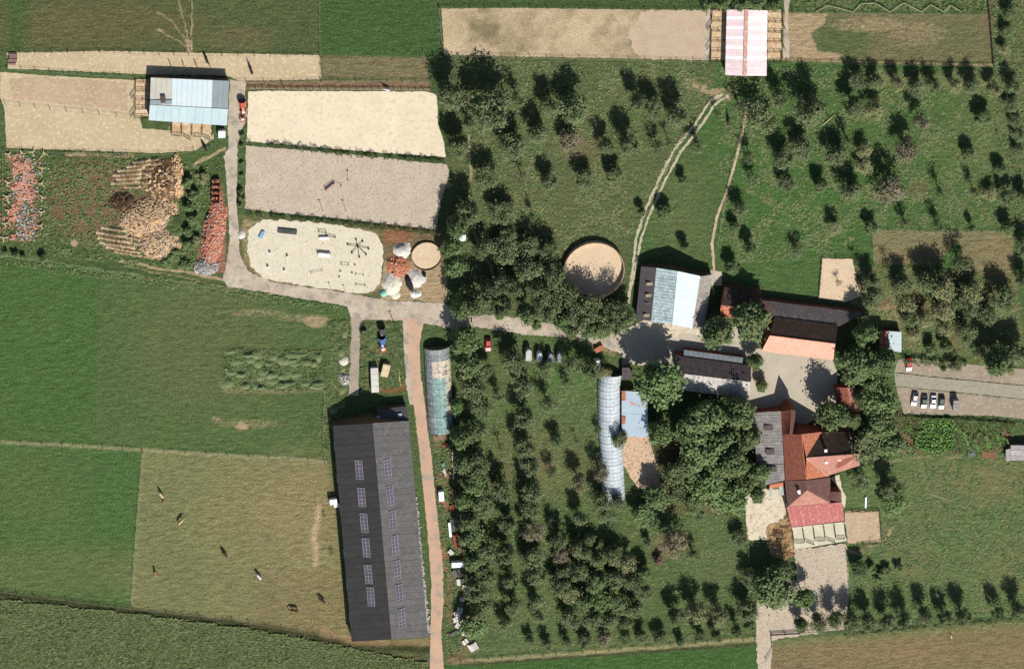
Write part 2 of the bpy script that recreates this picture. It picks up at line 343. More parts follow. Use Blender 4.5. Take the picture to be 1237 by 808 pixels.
SAND1 = mat('cream_sand', lin(213, 198, 168), lin(222, 208, 178), lin(204, 188, 158), s1=.15, s2=.8, fine=2.5, amp=.09, bump=.05)
SAND2 = mat('grey_tan_sand', lin(182, 167, 146), lin(194, 178, 156), lin(164, 147, 126), s1=.2, s2=1.5, fine=2.2, amp=.2, bump=.22)
SAND3 = mat('weedy_sand', lin(204, 194, 168), lin(212, 202, 178), lin(170, 162, 128), s1=.3, s2=1.1, fine=2.5, amp=.16, t3=(.56, .68), bump=.12)
TAN = mat('tan_paddock_earth', lin(190, 171, 138), lin(178, 158, 124), lin(204, 186, 154), s1=.12, s2=.9, fine=2, amp=.13, bump=.1)
PATCHY = mat('worn_paddock_turf', lin(192, 172, 138), lin(168, 148, 116), lin(118, 108, 78), s1=.05, s2=.07, fine=1.8, amp=.3, t3=(.46, .66), bump=.2)
ROADM = mat('gravel_road', lin(192, 178, 158), lin(170, 154, 132), lin(148, 140, 126), s1=.12, s2=.3, fine=2.6, amp=.18, t3=(.5, .62), bump=.05)
REDRD = mat('red_gravel_track', lin(194, 160, 134), lin(180, 150, 126), lin(158, 148, 134), s1=.25, s2=.25, fine=3, amp=.14, t3=(.56, .62), bump=.05)
ASPH = mat('worn_asphalt', lin(160, 150, 132), lin(150, 142, 126), lin(136, 128, 114), s1=.3, s2=1, fine=4, amp=.1, bump=.02)
GRAV = mat('parking_gravel', lin(156, 142, 124), lin(142, 128, 110), lin(172, 158, 138), s1=.2, s2=.9, fine=3, amp=.18, bump=.08)
PAVE = mat('yard_paving', lin(186, 176, 156), lin(174, 164, 144), lin(158, 150, 132), s1=.15, s2=.8, fine=3, amp=.1, t3=(.6, .7), bump=.02)
CONC = mat('pale_concrete', lin(214, 202, 178), lin(200, 186, 160), lin(176, 160, 132), s1=.4, s2=1, fine=3, amp=.12, bump=.02)
RINGS = mat('pen_sand', lin(208, 184, 152), lin(198, 174, 144), lin(214, 192, 162), s1=.3, s2=1.2, fine=2.5, amp=.08, bump=.05)
STRAW = mat('soiled_straw', lin(190, 148, 92), lin(158, 118, 74), lin(214, 184, 134), s1=.5, s2=1.4, fine=3, amp=.3, bump=.2)
TREAD = mat('wheel_rut_earth', lin(186, 176, 152), lin(170, 158, 132), lin(132, 128, 96), s1=.5, s2=1, fine=3, amp=.18, t3=(.56, .66), bump=.06)
# paddocks
sheet('paddock', [(8, 64), (120, 62), (386, 67), (388, 96), (290, 98), (275, 92), (170, 90), (90, 86), (10, 83)], TAN)
sheet('paddock', [(0, 87), (60, 92), (160, 97), (168, 97), (168, 141), (206, 148), (204, 158), (258, 162), (258, 168), (236, 182), (190, 185), (8, 179), (5, 130), (0, 118)], TAN)
sheet('paddock', [(0, 105), (120, 110), (162, 106), (158, 98), (30, 92), (26, 120), (60, 133), (157, 139), (157, 112), (40, 108)], TAN) if 0 else None
sheet('paddock', [(533, 11), (620, 10), (853, 13), (853, 73), (760, 71), (600, 68), (537, 66)], PATCHY)
sheet('paddock', [(775, 13), (853, 13), (852, 72), (770, 70), (758, 45)], mat('tan_bare_paddock', lin(188, 168, 142), lin(178, 156, 130), lin(164, 144, 116), s1=.3, s2=1.5, fine=2.5, amp=.15, t3=(.56, .68), bump=.1), jit=2.4)
sheet('path', [(850, -10), (858, -10), (859, 10), (857, 73), (851, 73), (854, 12)], ROADM)
sheet('path', [(945, -10), (956, -10), (952, 14), (954, 72), (946, 72), (948, 14)], ROADM)
strip('path', [(945, 72), (1000, 74), (1200, 79)], 3, mat('ditch_edge_turf', lin(120, 108, 76), lin(150, 132, 96), fine=2, amp=.3, bump=.1))
sheet('worn_paddock_middle', [(34, 94), (100, 97), (154, 101), (155, 134), (100, 128), (14, 119), (12, 96)], mat('trodden_paddock_earth', lin(182, 158, 128), lin(170, 146, 118), lin(192, 170, 142), s1=.15, s2=.9, fine=2, amp=.16, bump=.12), 1.2)
# arenas
sheet('sand_arena', [(300, 111), (316, 110), (515, 111), (527, 115), (529, 130), (529, 150), (537, 174), (538, 190), (450, 184), (298, 171)], SAND1)
sheet('sand_arena', [(297, 176), (420, 186), (540, 199), (543, 210), (535, 235), (526, 277), (400, 263), (296, 253)], SAND2, .7)
sheet('sand_arena', [(318, 265), (300, 278), (298, 300), (303, 322), (318, 336), (360, 344), (435, 355), (452, 352), (459, 342), (463, 310), (460, 292), (452, 281), (430, 276), (380, 268)], SAND3, 1.4, 4)
# roads
sheet('farm_road', [(278, 97), (297, 98), (296, 112), (298, 140), (287, 175), (286, 215), (286, 250), (289, 283), (289, 306), (300, 328), (330, 341), (420, 354), (470, 363), (536, 366), (560, 382), (600, 380), (660, 390), (740, 398), (765, 405), (770, 432), (752, 445), (752, 428), (700, 408), (640, 405), (575, 395), (548, 398), (530, 394), (490, 387), (424, 386), (420, 370), (300, 350), (276, 346), (268, 338), (274, 318), (277, 290), (276, 250), (272, 200), (270, 190), (276, 178), (275, 155)], ROADM, .8)
sheet('farm_road', [(424, 384), (437, 384), (434, 430), (433, 478), (421, 478), (423, 440)], mat('grey_service_lane', lin(160, 148, 132), lin(146, 134, 118), lin(176, 158, 134), fine=3, amp=.12))
sheet('farm_road', [(486, 384), (514, 386), (509, 400), (507, 420), (508, 450), (512, 478), (522, 560), (530, 640), (536, 690), (536, 730), (533, 762), (539, 850), (519, 850), (520, 762), (521, 700), (516, 640), (508, 560), (500, 490), (494, 470), (488, 420)], REDRD, .6)
strip('wheel_track', [(490, 388), (491, 430), (494, 470), (497, 488)], 5, ROADM, 1)
strip('wheel_track', [(873, 113), (858, 122), (840, 150), (815, 180), (797, 215), (779, 255), (768, 290), (764, 330), (759, 366)], 3.2, TREAD, .8)
strip('wheel_track', [(880, 116), (864, 126), (845, 155), (822, 184), (803, 219), (785, 258), (774, 290), (769, 320), (763, 345)], 3.0, TREAD, .8)
strip('path', [(904, 118), (899, 150), (890, 190), (878, 230), (866, 262), (860, 295), (863, 328)], 3, mat('worn_foot_path', lin(198, 176, 146), lin(178, 154, 124), lin(146, 130, 96), fine=2.4, amp=.15), .5)
sheet('path', [(858, 326), (872, 328), (872, 345), (858, 345)], ROADM)
sheet('farm_road', [(1080, 450), (1120, 455), (1300, 472), (1300, 488), (1180, 476), (1082, 466)], ASPH, .3)
sheet('parking', [(1086, 434), (1100, 433), (1170, 440), (1237, 446), (1300, 446), (1300, 471), (1120, 454), (1080, 449)], GRAV, .6, z=.03)
sheet('parking', [(1082, 467), (1180, 477), (1300, 489), (1300, 512), (1200, 502), (1092, 500)], GRAV, .6, z=.031)
sheet('courtyard', [(912, 420), (1005, 434), (1012, 450), (1010, 490), (962, 520), (904, 500), (902, 478), (908, 455), (812, 445), (760, 440), (750, 400), (780, 385), (870, 392), (925, 400)], PAVE, .3)
sheet('courtyard', [(780, 388), (846, 392), (846, 404), (822, 402), (816, 408), (800, 404)], CONC, .3)
sheet('yard_floor', [(751, 526), (783, 527), (790, 550), (797, 572), (797, 590), (770, 590), (752, 560)], mat('pink_worn_concrete', lin(206, 180, 150), lin(190, 160, 132), lin(150, 118, 92), s1=.3, fine=2.5, amp=.15), .8)
sheet('yard_floor', [(899, 600), (925, 590), (948, 590), (951, 640), (928, 652), (904, 652)], CONC, .8)
sheet('yard_floor', [(956, 637), (1021, 630), (1023, 653), (960, 664)], mat('stall_concrete', lin(206, 200, 180), lin(186, 182, 160), lin(216, 196, 150), s1=.3, fine=2.5, amp=.12), .2)
sheet('paddock', [(1020, 617), (1062, 617), (1065, 654), (1024, 656)], mat('small_paddock_sand', lin(182, 160, 130), lin(172, 148, 118), lin(194, 172, 142), s1=.4, fine=3, amp=.12, bump=.06), .5)
sheet('paddock', [(960, 664), (1022, 656), (1024, 690), (1026, 720), (1020, 760), (934, 772), (932, 800), (926, 850), (918, 850), (914, 790), (912, 735), (920, 700), (962, 700)], SAND2, 1.2)
sheet('paddock', [(993, 312), (1030, 313), (1034, 335), (1040, 358), (1020, 365), (989, 360)], RINGS, .6)
for (x0, y0, x1, y1) in ((164, 96, 181, 141), (208, 147, 256, 162), (859, 12, 876, 73), (927, 12, 944, 72)):
    sheet('pen_floor', [(x0, y0), (x1, y0), (x1, y1), (x0, y1)], mat('straw_pen_floor', lin(204, 178, 140), lin(184, 150, 110), lin(212, 198, 170), s1=.35, fine=2, amp=.2), .3)
sheet('lawn_patch', [(169, 142), (206, 145), (204, 158), (172, 155)], mat('deep_green_weeds', lin(66, 82, 42), lin(84, 98, 56), fine=2, amp=.4, bump=.4), .6)
# ================================================================ buildings
def roofm(name, c1, c2, c3=None, **k): return mat(name, c1, c2, c3, **{**dict(s1=.3, s2=.8, fine=4, amp=.08, bump=0, rough=.6, rnd=.05), **k})
M_GREYR_SHADE = roofm('shaded_fibre_cement', lin(62, 60, 58), lin(54, 53, 52), amp=.12, wave=('Y', .8, .05), rnd=.06)  # darker copy of the grey sheet; west slope's shade is in the colour
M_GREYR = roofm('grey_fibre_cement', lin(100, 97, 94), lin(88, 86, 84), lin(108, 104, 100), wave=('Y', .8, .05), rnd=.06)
M_DECK = mat('dark_timber', lin(48, 42, 38), lin(60, 52, 44), fine=5, amp=.2)
M_BEIGE = roofm('beige_roof_sheet', lin(206, 200, 184), lin(192, 186, 170), rnd=.03)
M_WHITE = roofm('white_coated_steel', lin(216, 228, 228), lin(206, 220, 222), rnd=.02, amp=.04)
M_LBLUE = roofm('pale_blue_grey_steel', lin(178, 196, 196), lin(168, 188, 190), rnd=.03, amp=.05)
M_MGREY = roofm('mid_grey_steel', lin(150, 162, 160), lin(142, 152, 150), rnd=.03)
M_PINK = roofm('faded_pink_roof_sheet', lin(238, 214, 212), lin(228, 202, 200), lin(240, 222, 216), rnd=.05)
M_STRIP = roofm('translucent_white_sheet', lin(244, 250, 246), lin(236, 244, 240), rnd=.02, amp=.03)
M_RUST = roofm('rusty_ridge_cap', lin(208, 168, 150), lin(186, 130, 106), lin(214, 186, 172), s1=1.2, fine=5, amp=.2)
M_GLASSY = roofm('weathered_translucent_panel', lin(178, 194, 194), lin(146, 162, 166), lin(206, 216, 212), s1=.5, s2=1.2, rnd=.12, amp=.12)
M_DGREY = roofm('dark_grey_bitumen', lin(86, 80, 80), lin(76, 72, 72), amp=.1)
M_PURP = roofm('dark_brown_grey_sheets', lin(88, 76, 76), lin(76, 68, 68), lin(64, 58, 58), amp=.14, wave=('X', .5, .04))
M_LGREY = roofm('light_grey_corrugated', lin(190, 184, 174), lin(176, 170, 160), lin(160, 154, 144), wave=('X', .5, .05), amp=.12)
M_OLDG = roofm('weathered_grey_corrugated', lin(138, 132, 128), lin(122, 117, 112), lin(154, 148, 142), wave=('Y', .5, .06), amp=.16)
M_ORTILE = roofm('orange_clay_tiles', lin(218, 164, 140), lin(206, 152, 128), lin(224, 178, 154), s1=.5, s2=1.3, fine=3.5, amp=.18, rough=.85)
M_RDTILE = roofm('red_clay_tiles', lin(148, 88, 68), lin(132, 78, 62), lin(164, 102, 82), s1=.5, s2=1.3, fine=3.5, amp=.18, rough=.85)
M_OR2 = roofm('bright_orange_tiles', lin(190, 118, 88), lin(172, 104, 78), lin(204, 136, 106), s1=.5, s2=1.3, fine=3.5, amp=.16, rough=.85)
M_PKTILE = roofm('pinkish_brown_tiles', lin(172, 122, 106), lin(160, 112, 96), lin(184, 136, 118), s1=.5, s2=1.3, fine=3.5, amp=.16, rough=.85)
M_BRTILE = roofm('dark_brown_tiles', lin(108, 78, 68), lin(98, 70, 62), lin(122, 90, 78), s1=.5, s2=1.3, fine=3.5, amp=.16, rough=.85)
M_DKTILE = roofm('dark_and_shaded_tiles', lin(84, 66, 56), lin(66, 56, 48), lin(96, 74, 60), s1=.4, s2=1.2, fine=6, amp=.2, rough=.9)  # dark brown tile; on barn and farmhouse north slopes it stands for shade
M_RDMET = roofm('faded_red_metal', lin(184, 106, 100), lin(172, 98, 92), lin(198, 134, 126), s1=.6, s2=1.1, amp=.08, wave=('X', .9, .05), rnd=.06)
M_BRICK = mat('red_brick_wall', lin(140, 84, 66), lin(120, 72, 58), fine=4, amp=.2, bump=.01)
M_PLAST = mat('plastered_wall', lin(196, 186, 168), lin(176, 166, 148), fine=3, amp=.1, bump=.01)
M_BOARD = mat('boarded_wall', lin(110, 90, 70), lin(90, 74, 58), fine=3, amp=.2, bump=.01)
M_METAL = mat('galvanised_metal', lin(190, 192, 190), lin(170, 172, 172), fine=4, amp=.1, metal=.3, rough=.5, bump=0)
M_GLASS = mat('window_glass', lin(120, 130, 140), lin(150, 160, 168), fine=2, amp=.1, rough=.12, spec=.8, bump=0)
M_WPAINT = mat('white_paint', lin(236, 234, 226), lin(222, 220, 210), fine=3, amp=.06, rough=.6, bump=0)
M_DOOR = mat('green_grey_door', lin(80, 92, 84), lin(70, 80, 74), fine=3, amp=.1, bump=0)
M_RAIL = mat('weathered_rail', lin(104, 92, 76), lin(84, 74, 62), fine=4, amp=.2, bump=0)
M_RUSTY = roofm('rusted_sheet', lin(176, 104, 70), lin(150, 84, 58), lin(196, 150, 130), s1=1, s2=1.5, amp=.2)
M_BLUSH = roofm('blue_grey_rusting_sheet', lin(176, 192, 202), lin(166, 184, 196), lin(188, 150, 130), s1=.3, s2=.35, t3=(.58, .64), rnd=.03)
def shrink(P, c, d):
    out = []
    for p in P:
        v = Vector((c.x-p.x, c.y-p.y, 0)); L = v.length
        out.append(p + v*(d/L if L > d else 0))
    return out
def lerp(a, b, t): return a + (b-a)*t
def bil(Q, u, v): return lerp(lerp(Q[0], Q[1], u), lerp(Q[3], Q[2], u), v)
def slab(mb, pts, th, m=0):
    n = (pts[1]-pts[0]).cross(pts[-1]-pts[0]).normalized()
    if n.z < 0: n = -n
    k = len(mb.v); N_ = len(pts); mb.v += [tuple(p) for p in pts] + [tuple(p-n*th) for p in pts]
    mb.f.append(tuple(k+i for i in range(N_))); mb.m.append(m); mb.f.append(tuple(k+N_+i for i in reversed(range(N_)))); mb.m.append(m)
    for i in range(N_):
        j = (i+1) % N_; mb.f.append((k+i, k+N_+i, k+N_+j, k+j)); mb.m.append(m)
class Building:
    """planes are given by photo position and real height of each corner"""
    def __init__(s, name, label, cat, ctr, wall=None, group=None):
        s.o = G(*ctr); s.root = empty(name, s.o, 0, label, cat, group); s.wall = wall or M_PLAST; s.wm = MB(); s.dk = MB(); s.name = name
    def P(s, q): return [G(*p) - s.o for p in q]
    def plane(s, q, m, strips=0, along=0, gap=.06, name='roof_sheet', rows=0, mats=None, lift=0, wallz=0., th=.07, solid=True):
        """q: eave start, eave end, ridge end, ridge start (px,py,z). strips across the eave (along=0) or courses (along=1)"""
        Q = s.P(q)
        c = sum(Q, Vector())/len(Q)
        if strips and len(Q) == 4:
            L = ((Q[1]-Q[0]).length if along == 0 else (Q[3]-Q[0]).length); g = gap/L
            for i in range(strips):
                a = i/strips + g/2; b = (i+1)/strips - g/2
                pts = [bil(Q, a, 0), bil(Q, b, 0), bil(Q, b, 1), bil(Q, a, 1)] if along == 0 else [bil(Q, 0, a), bil(Q, 1, a), bil(Q, 1, b), bil(Q, 0, b)]
                mb = MB(); dz = Vector((0, 0, (.02 if i % 2 else 0)+lift))
                slab(mb, [p+dz for p in pts], th); mb.build(name, (mats(i) if mats else m), s.root)
        elif rows and len(Q) == 4:                       # overlapping tile courses, real steps
            mb = MB(); off = Vector((0, 0, .05))
            for i in range(rows):
                a, b = i/rows, (i+1)/rows
                slab(mb, [bil(Q, 0, a)+off, bil(Q, 1, a)+off, bil(Q, 1, b), bil(Q, 0, b)], .05)
            mb.build('tiled_slope', m, s.root)
        else:
            mb = MB(); slab(mb, [p+Vector((0, 0, lift)) for p in Q], th); mb.build('roof_slope', m, s.root)
        D = [p - Vector((0, 0, .13 if strips else .38)) for p in Q]; slab(s.dk, D, .08)
        if solid:
            W_ = [p - Vector((0, 0, .2)) for p in shrink(Q, s.cc, .35)]
            k = len(s.wm.v); n = len(W_); s.wm.v += [tuple(p) for p in W_] + [(p.x, p.y, wallz) for p in W_]
            s.wm.f.append(tuple(k+i for i in range(n))); s.wm.m.append(0)
            for i in range(n):
                j = (i+1) % n; s.wm.f.append((k+i, k+n+i, k+n+j, k+j)); s.wm.m.append(0)
    def centre(s, q): P = s.P(q); s.cc = sum(P, Vector())/len(P); return s
    def ridge(s, a, b, m, r=.14, z=0):
        mb = MB(); A, B = s.P([a, b]); mb.tube([A+Vector((0, 0, .06+z)), B+Vector((0, 0, .06+z))], r, 6); mb.build('ridge_cap', m, s.root)
    def box(s, name, p, d, m, rz=0):
        c = G(*p) - s.o; mb = MB(); mb.box(c, d, rz); return mb.build(name, m, s.root)
    def opening(s, a, b, t, w, h, z0, name='door', m=None, nrm=None):
        """door or window on the wall below eave a-b"""
        A, B = s.P([a, b]); A, B = shrink([A, B], s.cc, .35); d = (B-A); d.z = 0; L = d.length; d.normalize(); n = Vector((d.y, -d.x, 0))
        if n.dot(Vector((A.x-s.cc.x, A.y-s.cc.y, 0))) < 0: n = -n
        c = A.lerp(B, t); c = Vector((c.x, c.y, z0+h/2)) + n*.06; rz = math.atan2(d.y, d.x)
        mb = MB(); mb.box(c, (w, .1, h), rz); o = mb.build(name, m or M_DOOR, s.root)
        if name == 'window':
            f = MB()
            for sx in (-1, 1): f.box(c+d*(sx*w/2)+n*.03, (.08, .12, h+.1), rz)
            for sz in (-1, 1): f.box(c+Vector((0, 0, sz*h/2))+n*.035, (w+.1, .12, .08), rz)
            f.build('frame', M_WPAINT, o)
        else:
            f = MB(); f.box(c+d*(w*.38)+n*.1, (.08, .1, .3), rz); f.build('handle', M_METAL, o)
    def done(s):
        s.wm.build('wall', s.wall, s.root); s.dk.build('roof_deck', M_DECK, s.root); return s.root
# ---- the long barn
b = Building('long_barn', 'very long dark grey roofed barn with two rows of roof lights by the red track', 'barn', (458, 640), M_BOARD)
q0 = [(402, 514), (494, 508), (517, 769), (425, 775)]
b.centre([(x, y, 4) for x, y in q0])
RN, RS = (450, 511+7, 8.4), (472, 772+7, 8.4); RN = (449.5, 511, 8.4); RS = (472.5, 772, 8.4)
b.plane([(425, 775, 4.2), (402, 514, 4.2), RN, RS], M_GREYR_SHADE, strips=33)
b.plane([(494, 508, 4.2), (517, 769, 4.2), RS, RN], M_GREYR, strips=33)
b.ridge(RN, RS, M_GREYR_SHADE, .12)
def lights(L, e0, e1, r0, r1, hz):
    for (x, y) in L:
        t = (y-514)/261
        pn_ = (G(*e1)-G(*e0)).cross(G(*r0)-G(*e0)); ra = G(x, y, 0)-CAM; c = CAM + ra*((G(*e0)-CAM).dot(pn_)/ra.dot(pn_)) - b.o; ax = (G(e1[0], e1[1], 4.2)-G(e0[0], e0[1], 4.2)); ax.z = 0; ax.normalize()
        up = (G(*r0)-G(*e0)); up -= ax*up.dot(ax); up.normalize(); nrm = ax.cross(up).normalized(); nrm = nrm if nrm.z > 0 else -nrm
        c = c + nrm*.14
        fr = MB(); L2, W2 = 6.2, 2.1
        for k in range(6): fr.bar(c+ax*(-L2/2+k*L2/5)-up*W2/2, c+ax*(-L2/2+k*L2/5)+up*W2/2, .13, .13)
        for k in range(3): fr.bar(c-ax*L2/2+up*(-W2/2+k*W2/2), c+ax*L2/2+up*(-W2/2+k*W2/2), .11, .11)
        f = fr.build('roof_light', mat('roof_light_bars', lin(168, 150, 158), lin(150, 140, 146), bump=0), b.root)
        pn = MB()
        slab(pn, [c-ax*L2/2-up*W2/2-nrm*.03, c+ax*L2/2-up*W2/2-nrm*.03, c+ax*L2/2+up*W2/2-nrm*.03, c-ax*L2/2+up*W2/2-nrm*.03], .03)
        pn.build('pane', mat('roof_light_pane', lin(92, 92, 102), lin(76, 76, 84), rough=.4, bump=0), f)
lights([(434, 567), (437, 600), (440, 631), (442.5, 661), (445, 693), (448, 720)], (402, 514, 4.2), (425, 775, 4.2), RN, RS, 7.1)
lights([(468, 566), (471, 598), (474, 628), (477, 658), (479.5, 688), (482, 717), (485, 746)], (494, 508, 4.2), (517, 769, 4.2), RN, RS, 6.4)
b.plane([(491, 490.5, 2.6), (455, 494, 2.6), (457, 511, 3.9), (494, 508, 3.9)], M_DGREY, name='roof_slope')
for p in ((457, 504.5, 3.5), (483, 501.5, 3.5)): b.box('roof_light', p, (1.1, 1.0, .12), M_LBLUE)
b.opening((402, 514, 4), (494, 508, 4), .2, 4, 3.6, 0); b.opening((402, 514, 4), (425, 775, 4), .5, 2, 2.2, 0)
for t in (.1, .25, .4, .6, .75, .9): b.opening((402, 514, 4), (425, 775, 4), t, 2.4, 1, 2, 'window', M_GLASS)
b.done()
# ---- stable by the paddocks, upper left
b = Building('paddock_stable', 'stable with white, beige and pale blue roof sheets among the tan paddocks', 'stable', (228, 122), M_BOARD)
b.centre([(182, 94, 3), (277, 98, 3), (274, 152, 3), (180, 146, 3)])
R0, R1 = (181, 127, 3.9), (275.5, 132, 3.9)
def R(t, z=3.9): return (181+94.5*t, 127+5*t, z)
def E(t): return (182+95*t, 94+4*t, 2.9)
for t0, t1, m, n in ((0, .275, M_BEIGE, 4), (.275, .79, M_WHITE, 8), (.79, 1, M_MGREY, 3)):
    b.plane([E(t1), E(t0), R(t0), R(t1)], m, strips=n, gap=.04)
def F(t): return (179.5+94.5*t, 145.5+6.5*t, 2.9)
for t0, t1, n in ((0, .28, 3), (.28, 1, 7)): b.plane([F(t0), F(t1), R(t1), R(t0)], M_LBLUE, strips=n, gap=.04)
b.plane([(208, 126, 3.92), (181.5, 126, 3.92), (181.5, 121, 3.82), (208, 121, 3.82)], M_MGREY, lift=.1, solid=False)
b.box('roof_hatch', (197, 120, 3.95), (1.4, 2.2, .2), mat('brown_hatch', lin(96, 78, 74), lin(84, 70, 66)))
b.ridge(R0, R1, M_LBLUE, .09)
for t in (.3, .45, .6, .75): b.opening((182, 94, 3), (277, 98, 3), t, 1.3, 2.2, 0)
b.done()
# ---- pink barn
b = Building('pink_roofed_stable', 'stable with faded pink roof, white translucent strips and rusty ridge', 'stable', (901, 52), M_PLAST)
b.centre([(878, 12, 3), (927, 13, 3), (926, 92, 3), (876, 91, 3)])
pm = lambda i: M_STRIP if i in (17-2, 17-5, 17-8, 17-11, 17-14) else M_PINK
pm2 = lambda i: M_STRIP if i in (2, 5, 8, 11, 14) else M_PINK
b.plane([(876, 91, 3.2), (878, 12, 3.2), (902, 12, 4.8), (900, 92, 4.8)], M_PINK, strips=20, gap=.03, mats=lambda i: M_STRIP if i in (17, 14, 11, 8, 5) else M_PINK)
b.plane([(927, 13, 3.2), (926, 92, 3.2), (900, 92, 4.8), (902, 12, 4.8)], M_PINK, strips=20, gap=.03, mats=lambda i: M_STRIP if i in (2, 5, 8, 11, 14) else M_PINK)
mb = MB(); A, B2 = b.P([(901.8, 11.5, 4.9), (899.8, 92.5, 4.9)])
for k in range(14): slab(mb, [lerp(A, B2, k/14)+Vector((-.55, 0, -.1)), lerp(A, B2, (k+.97)/14)+Vector((-.55, 0, -.1)), lerp(A, B2, (k+.97)/14)+Vector((.55, 0, -.1)), lerp(A, B2, k/14)+Vector((.55, 0, -.1))], -.12)
mb.build('ridge_cap', M_RUST, b.root); b.opening((878, 12, 3), (927, 13, 3), .5, 3, 2.6, 0); b.done()
# ---- white barn by the round pen
b = Building('white_roofed_barn', 'wide barn with bright white and bluish panelled roof right of the big round pen', 'barn', (812, 360), M_BOARD)
b.centre([(775, 322, 3), (860, 331, 3), (852, 398, 3), (768, 385, 3)])
b.plane([(768, 385, 2.7), (774.5, 322, 2.7), (793, 323.5, 4.3), (786.5, 388, 4.3)], M_DGREY, strips=9, gap=.03)
b.plane([(786.5, 388.5, 4.35), (793, 323.5, 4.35), (818.5, 327.5, 6.1), (812, 392, 6.1)], M_GLASSY, strips=17, gap=.09)
b.plane([(846, 333.5, 4.35), (836, 397, 4.35), (812, 392, 6.1), (818.5, 327.5, 6.1)], M_WHITE, strips=15, gap=.05)
b.plane([(861, 331.5, 2.7), (850, 399, 2.7), (836, 397, 4.2), (846, 334, 4.2)], mat('lichen_grey_sheet', lin(156, 148, 138), lin(140, 132, 122), lin(176, 166, 150), s2=1.2, amp=.16, rnd=.04), strips=9, gap=.04)
for p in ((785, 343), (784, 357), (781.5, 381)): b.box('roof_light', (p[0], p[1], 4.0), (2.0, .95, .14), mat('beige_roof_light', lin(160, 148, 124), lin(148, 136, 112)), .0)
b.box('roof_light', (783, 366.5, 4.0), (1.9, .35, .12), M_GREYR); b.ridge((818.5, 327.5, 6.1), (812, 392, 6.1), M_WHITE, .12)
b.opening((775, 322, 3), (861, 331, 3), .5, 4, 3.4, 0); b.opening((775, 322, 3), (861, 331, 3), .2, 1.6, 1, 1.2, 'window', M_GLASS); b.done()
# ---- rusty shed, little brown shed
b = Building('rusty_shed', 'pale blue tin roofed shed with rust patches right of the long tunnel', 'shed', (767, 500), M_BOARD)
b.centre([(751, 472, 2.6), (782, 474, 2.6), (783, 527, 2.6), (751, 526, 2.6)])
b.plane([(751, 526.5, 2.5), (751, 471.5, 2.5), (782, 474, 3.1), (783, 528, 3.1)], M_BLUSH, strips=2, gap=.08)
b.plane([(751, 484, 2.62), (751, 472, 2.62), (756, 472.5, 2.72), (756, 484, 2.72)], M_RUSTY, solid=False, lift=.02)
b.plane([(751.3, 512, 2.62), (751.3, 502, 2.62), (756, 503, 2.72), (755, 512, 2.72)], M_RUSTY, solid=False, lift=.021); b.opening((751, 526, 2.6), (783, 527, 2.6), .5, 2.4, 2, 0); b.done()
b = Building('brown_shed', 'small flat brown roofed shed squeezed between tunnel and green tree', 'shed', (757, 450), M_BOARD)
b.centre([(751, 444, 2.2), (763, 444, 2.2), (763, 459, 2.2), (751, 459, 2.2)]); b.plane([(751.5, 459, 2.3), (751.5, 444, 2.3), (764, 444, 2.6), (764, 459, 2.6)], M_PURP, strips=3, gap=.04); b.opening((751, 444, 2.2), (763, 444, 2.2), .5, 1, 1.9, 0); b.done()
# ---- yard shed with dark north slope
b = Building('yard_shed', 'long shed with dark north slope and pale ribbed south slope in the yard', 'shed', (862, 458), M_BRICK)
b.centre([(815, 429, 4), (907, 441, 4), (905, 481, 4), (822, 470, 4)])
b.plane([(907.5, 441.5, 3.8), (815, 429, 3.8), (821, 451, 6.2), (907, 461.5, 6.2)], M_PURP, strips=15, gap=.04)
b.plane([(822, 471, 3.6), (905, 481.5, 3.6), (907, 461.5, 6.2), (821, 451, 6.2)], M_LGREY, strips=15, gap=.04)
b.plane([(898, 432, 2.6), (826, 422.5, 2.6), (826, 429, 3.5), (897, 438.5, 3.5)], mat('pale_lean_to_sheet', lin(176, 182, 184), lin(164, 170, 172), rnd=.04), strips=12, gap=.05)
b.opening((815, 429, 4), (907, 441, 4), .93, 1.6, 2.2, 0); b.done()
# ---- north barn range with the orange slope
b = Building('orange_tiled_barn', 'old barn with sunlit orange tiled slope at the top of the courtyard', 'barn', (968, 408), M_BRICK)
b.centre([(936, 384, 4), (1010, 396, 4), (1006, 435, 4), (920, 424, 4)])
b.plane([(920, 424, 3.6), (1006.5, 435, 3.6), (1009, 415, 8.0), (930, 405, 8.0)], M_ORTILE, rows=20)
b.plane([(1012, 393, 4.6), (936, 383, 4.6), (930, 405, 8.0), (1009, 415, 8.0)], M_DKTILE, rows=18)  # north slope's shade is put into the tile colour
b.ridge((930, 405, 8), (1009, 415, 8), M_OR2, .13); b.opening((920, 424, 4), (1006, 435, 4), .4, 3.5, 3, 0); b.done()
b = Building('grey_roofed_range', 'long low dark grey range of buildings behind the orange tiled barn', 'building', (980, 374), M_BRICK)
b.centre([(923, 364, 3), (1044, 379, 3), (1002, 393, 3), (938, 386, 3)])
b.plane([(1044, 378, 2.6), (924, 363, 2.6), (936, 383, 4.4), (1014, 394, 4.4)], roofm('soot_grey_sheet', lin(96, 88, 86), lin(78, 72, 70), lin(112, 102, 98), s2=.6, amp=.16), strips=14, gap=.04)
b.plane([(924, 363, 2.65), (918, 362, 2.65), (928, 383, 4.4), (936, 383, 4.42)], M_BRTILE); b.opening((924, 363, 3), (1044, 379, 3), .7, 2, 2, 0); b.done()
b = Building('brown_tiled_stable', 'dark brown tiled stable with bright orange corner beside the white barn', 'stable', (896, 363), M_BRICK)
b.centre([(875, 346, 3), (920, 355, 3), (917, 380, 3), (872, 376, 3)])
b.plane([(921, 352, 2.8), (875, 347, 2.8), (871, 369, 5.2), (917, 374, 5.2)], M_DKTILE, rows=14)
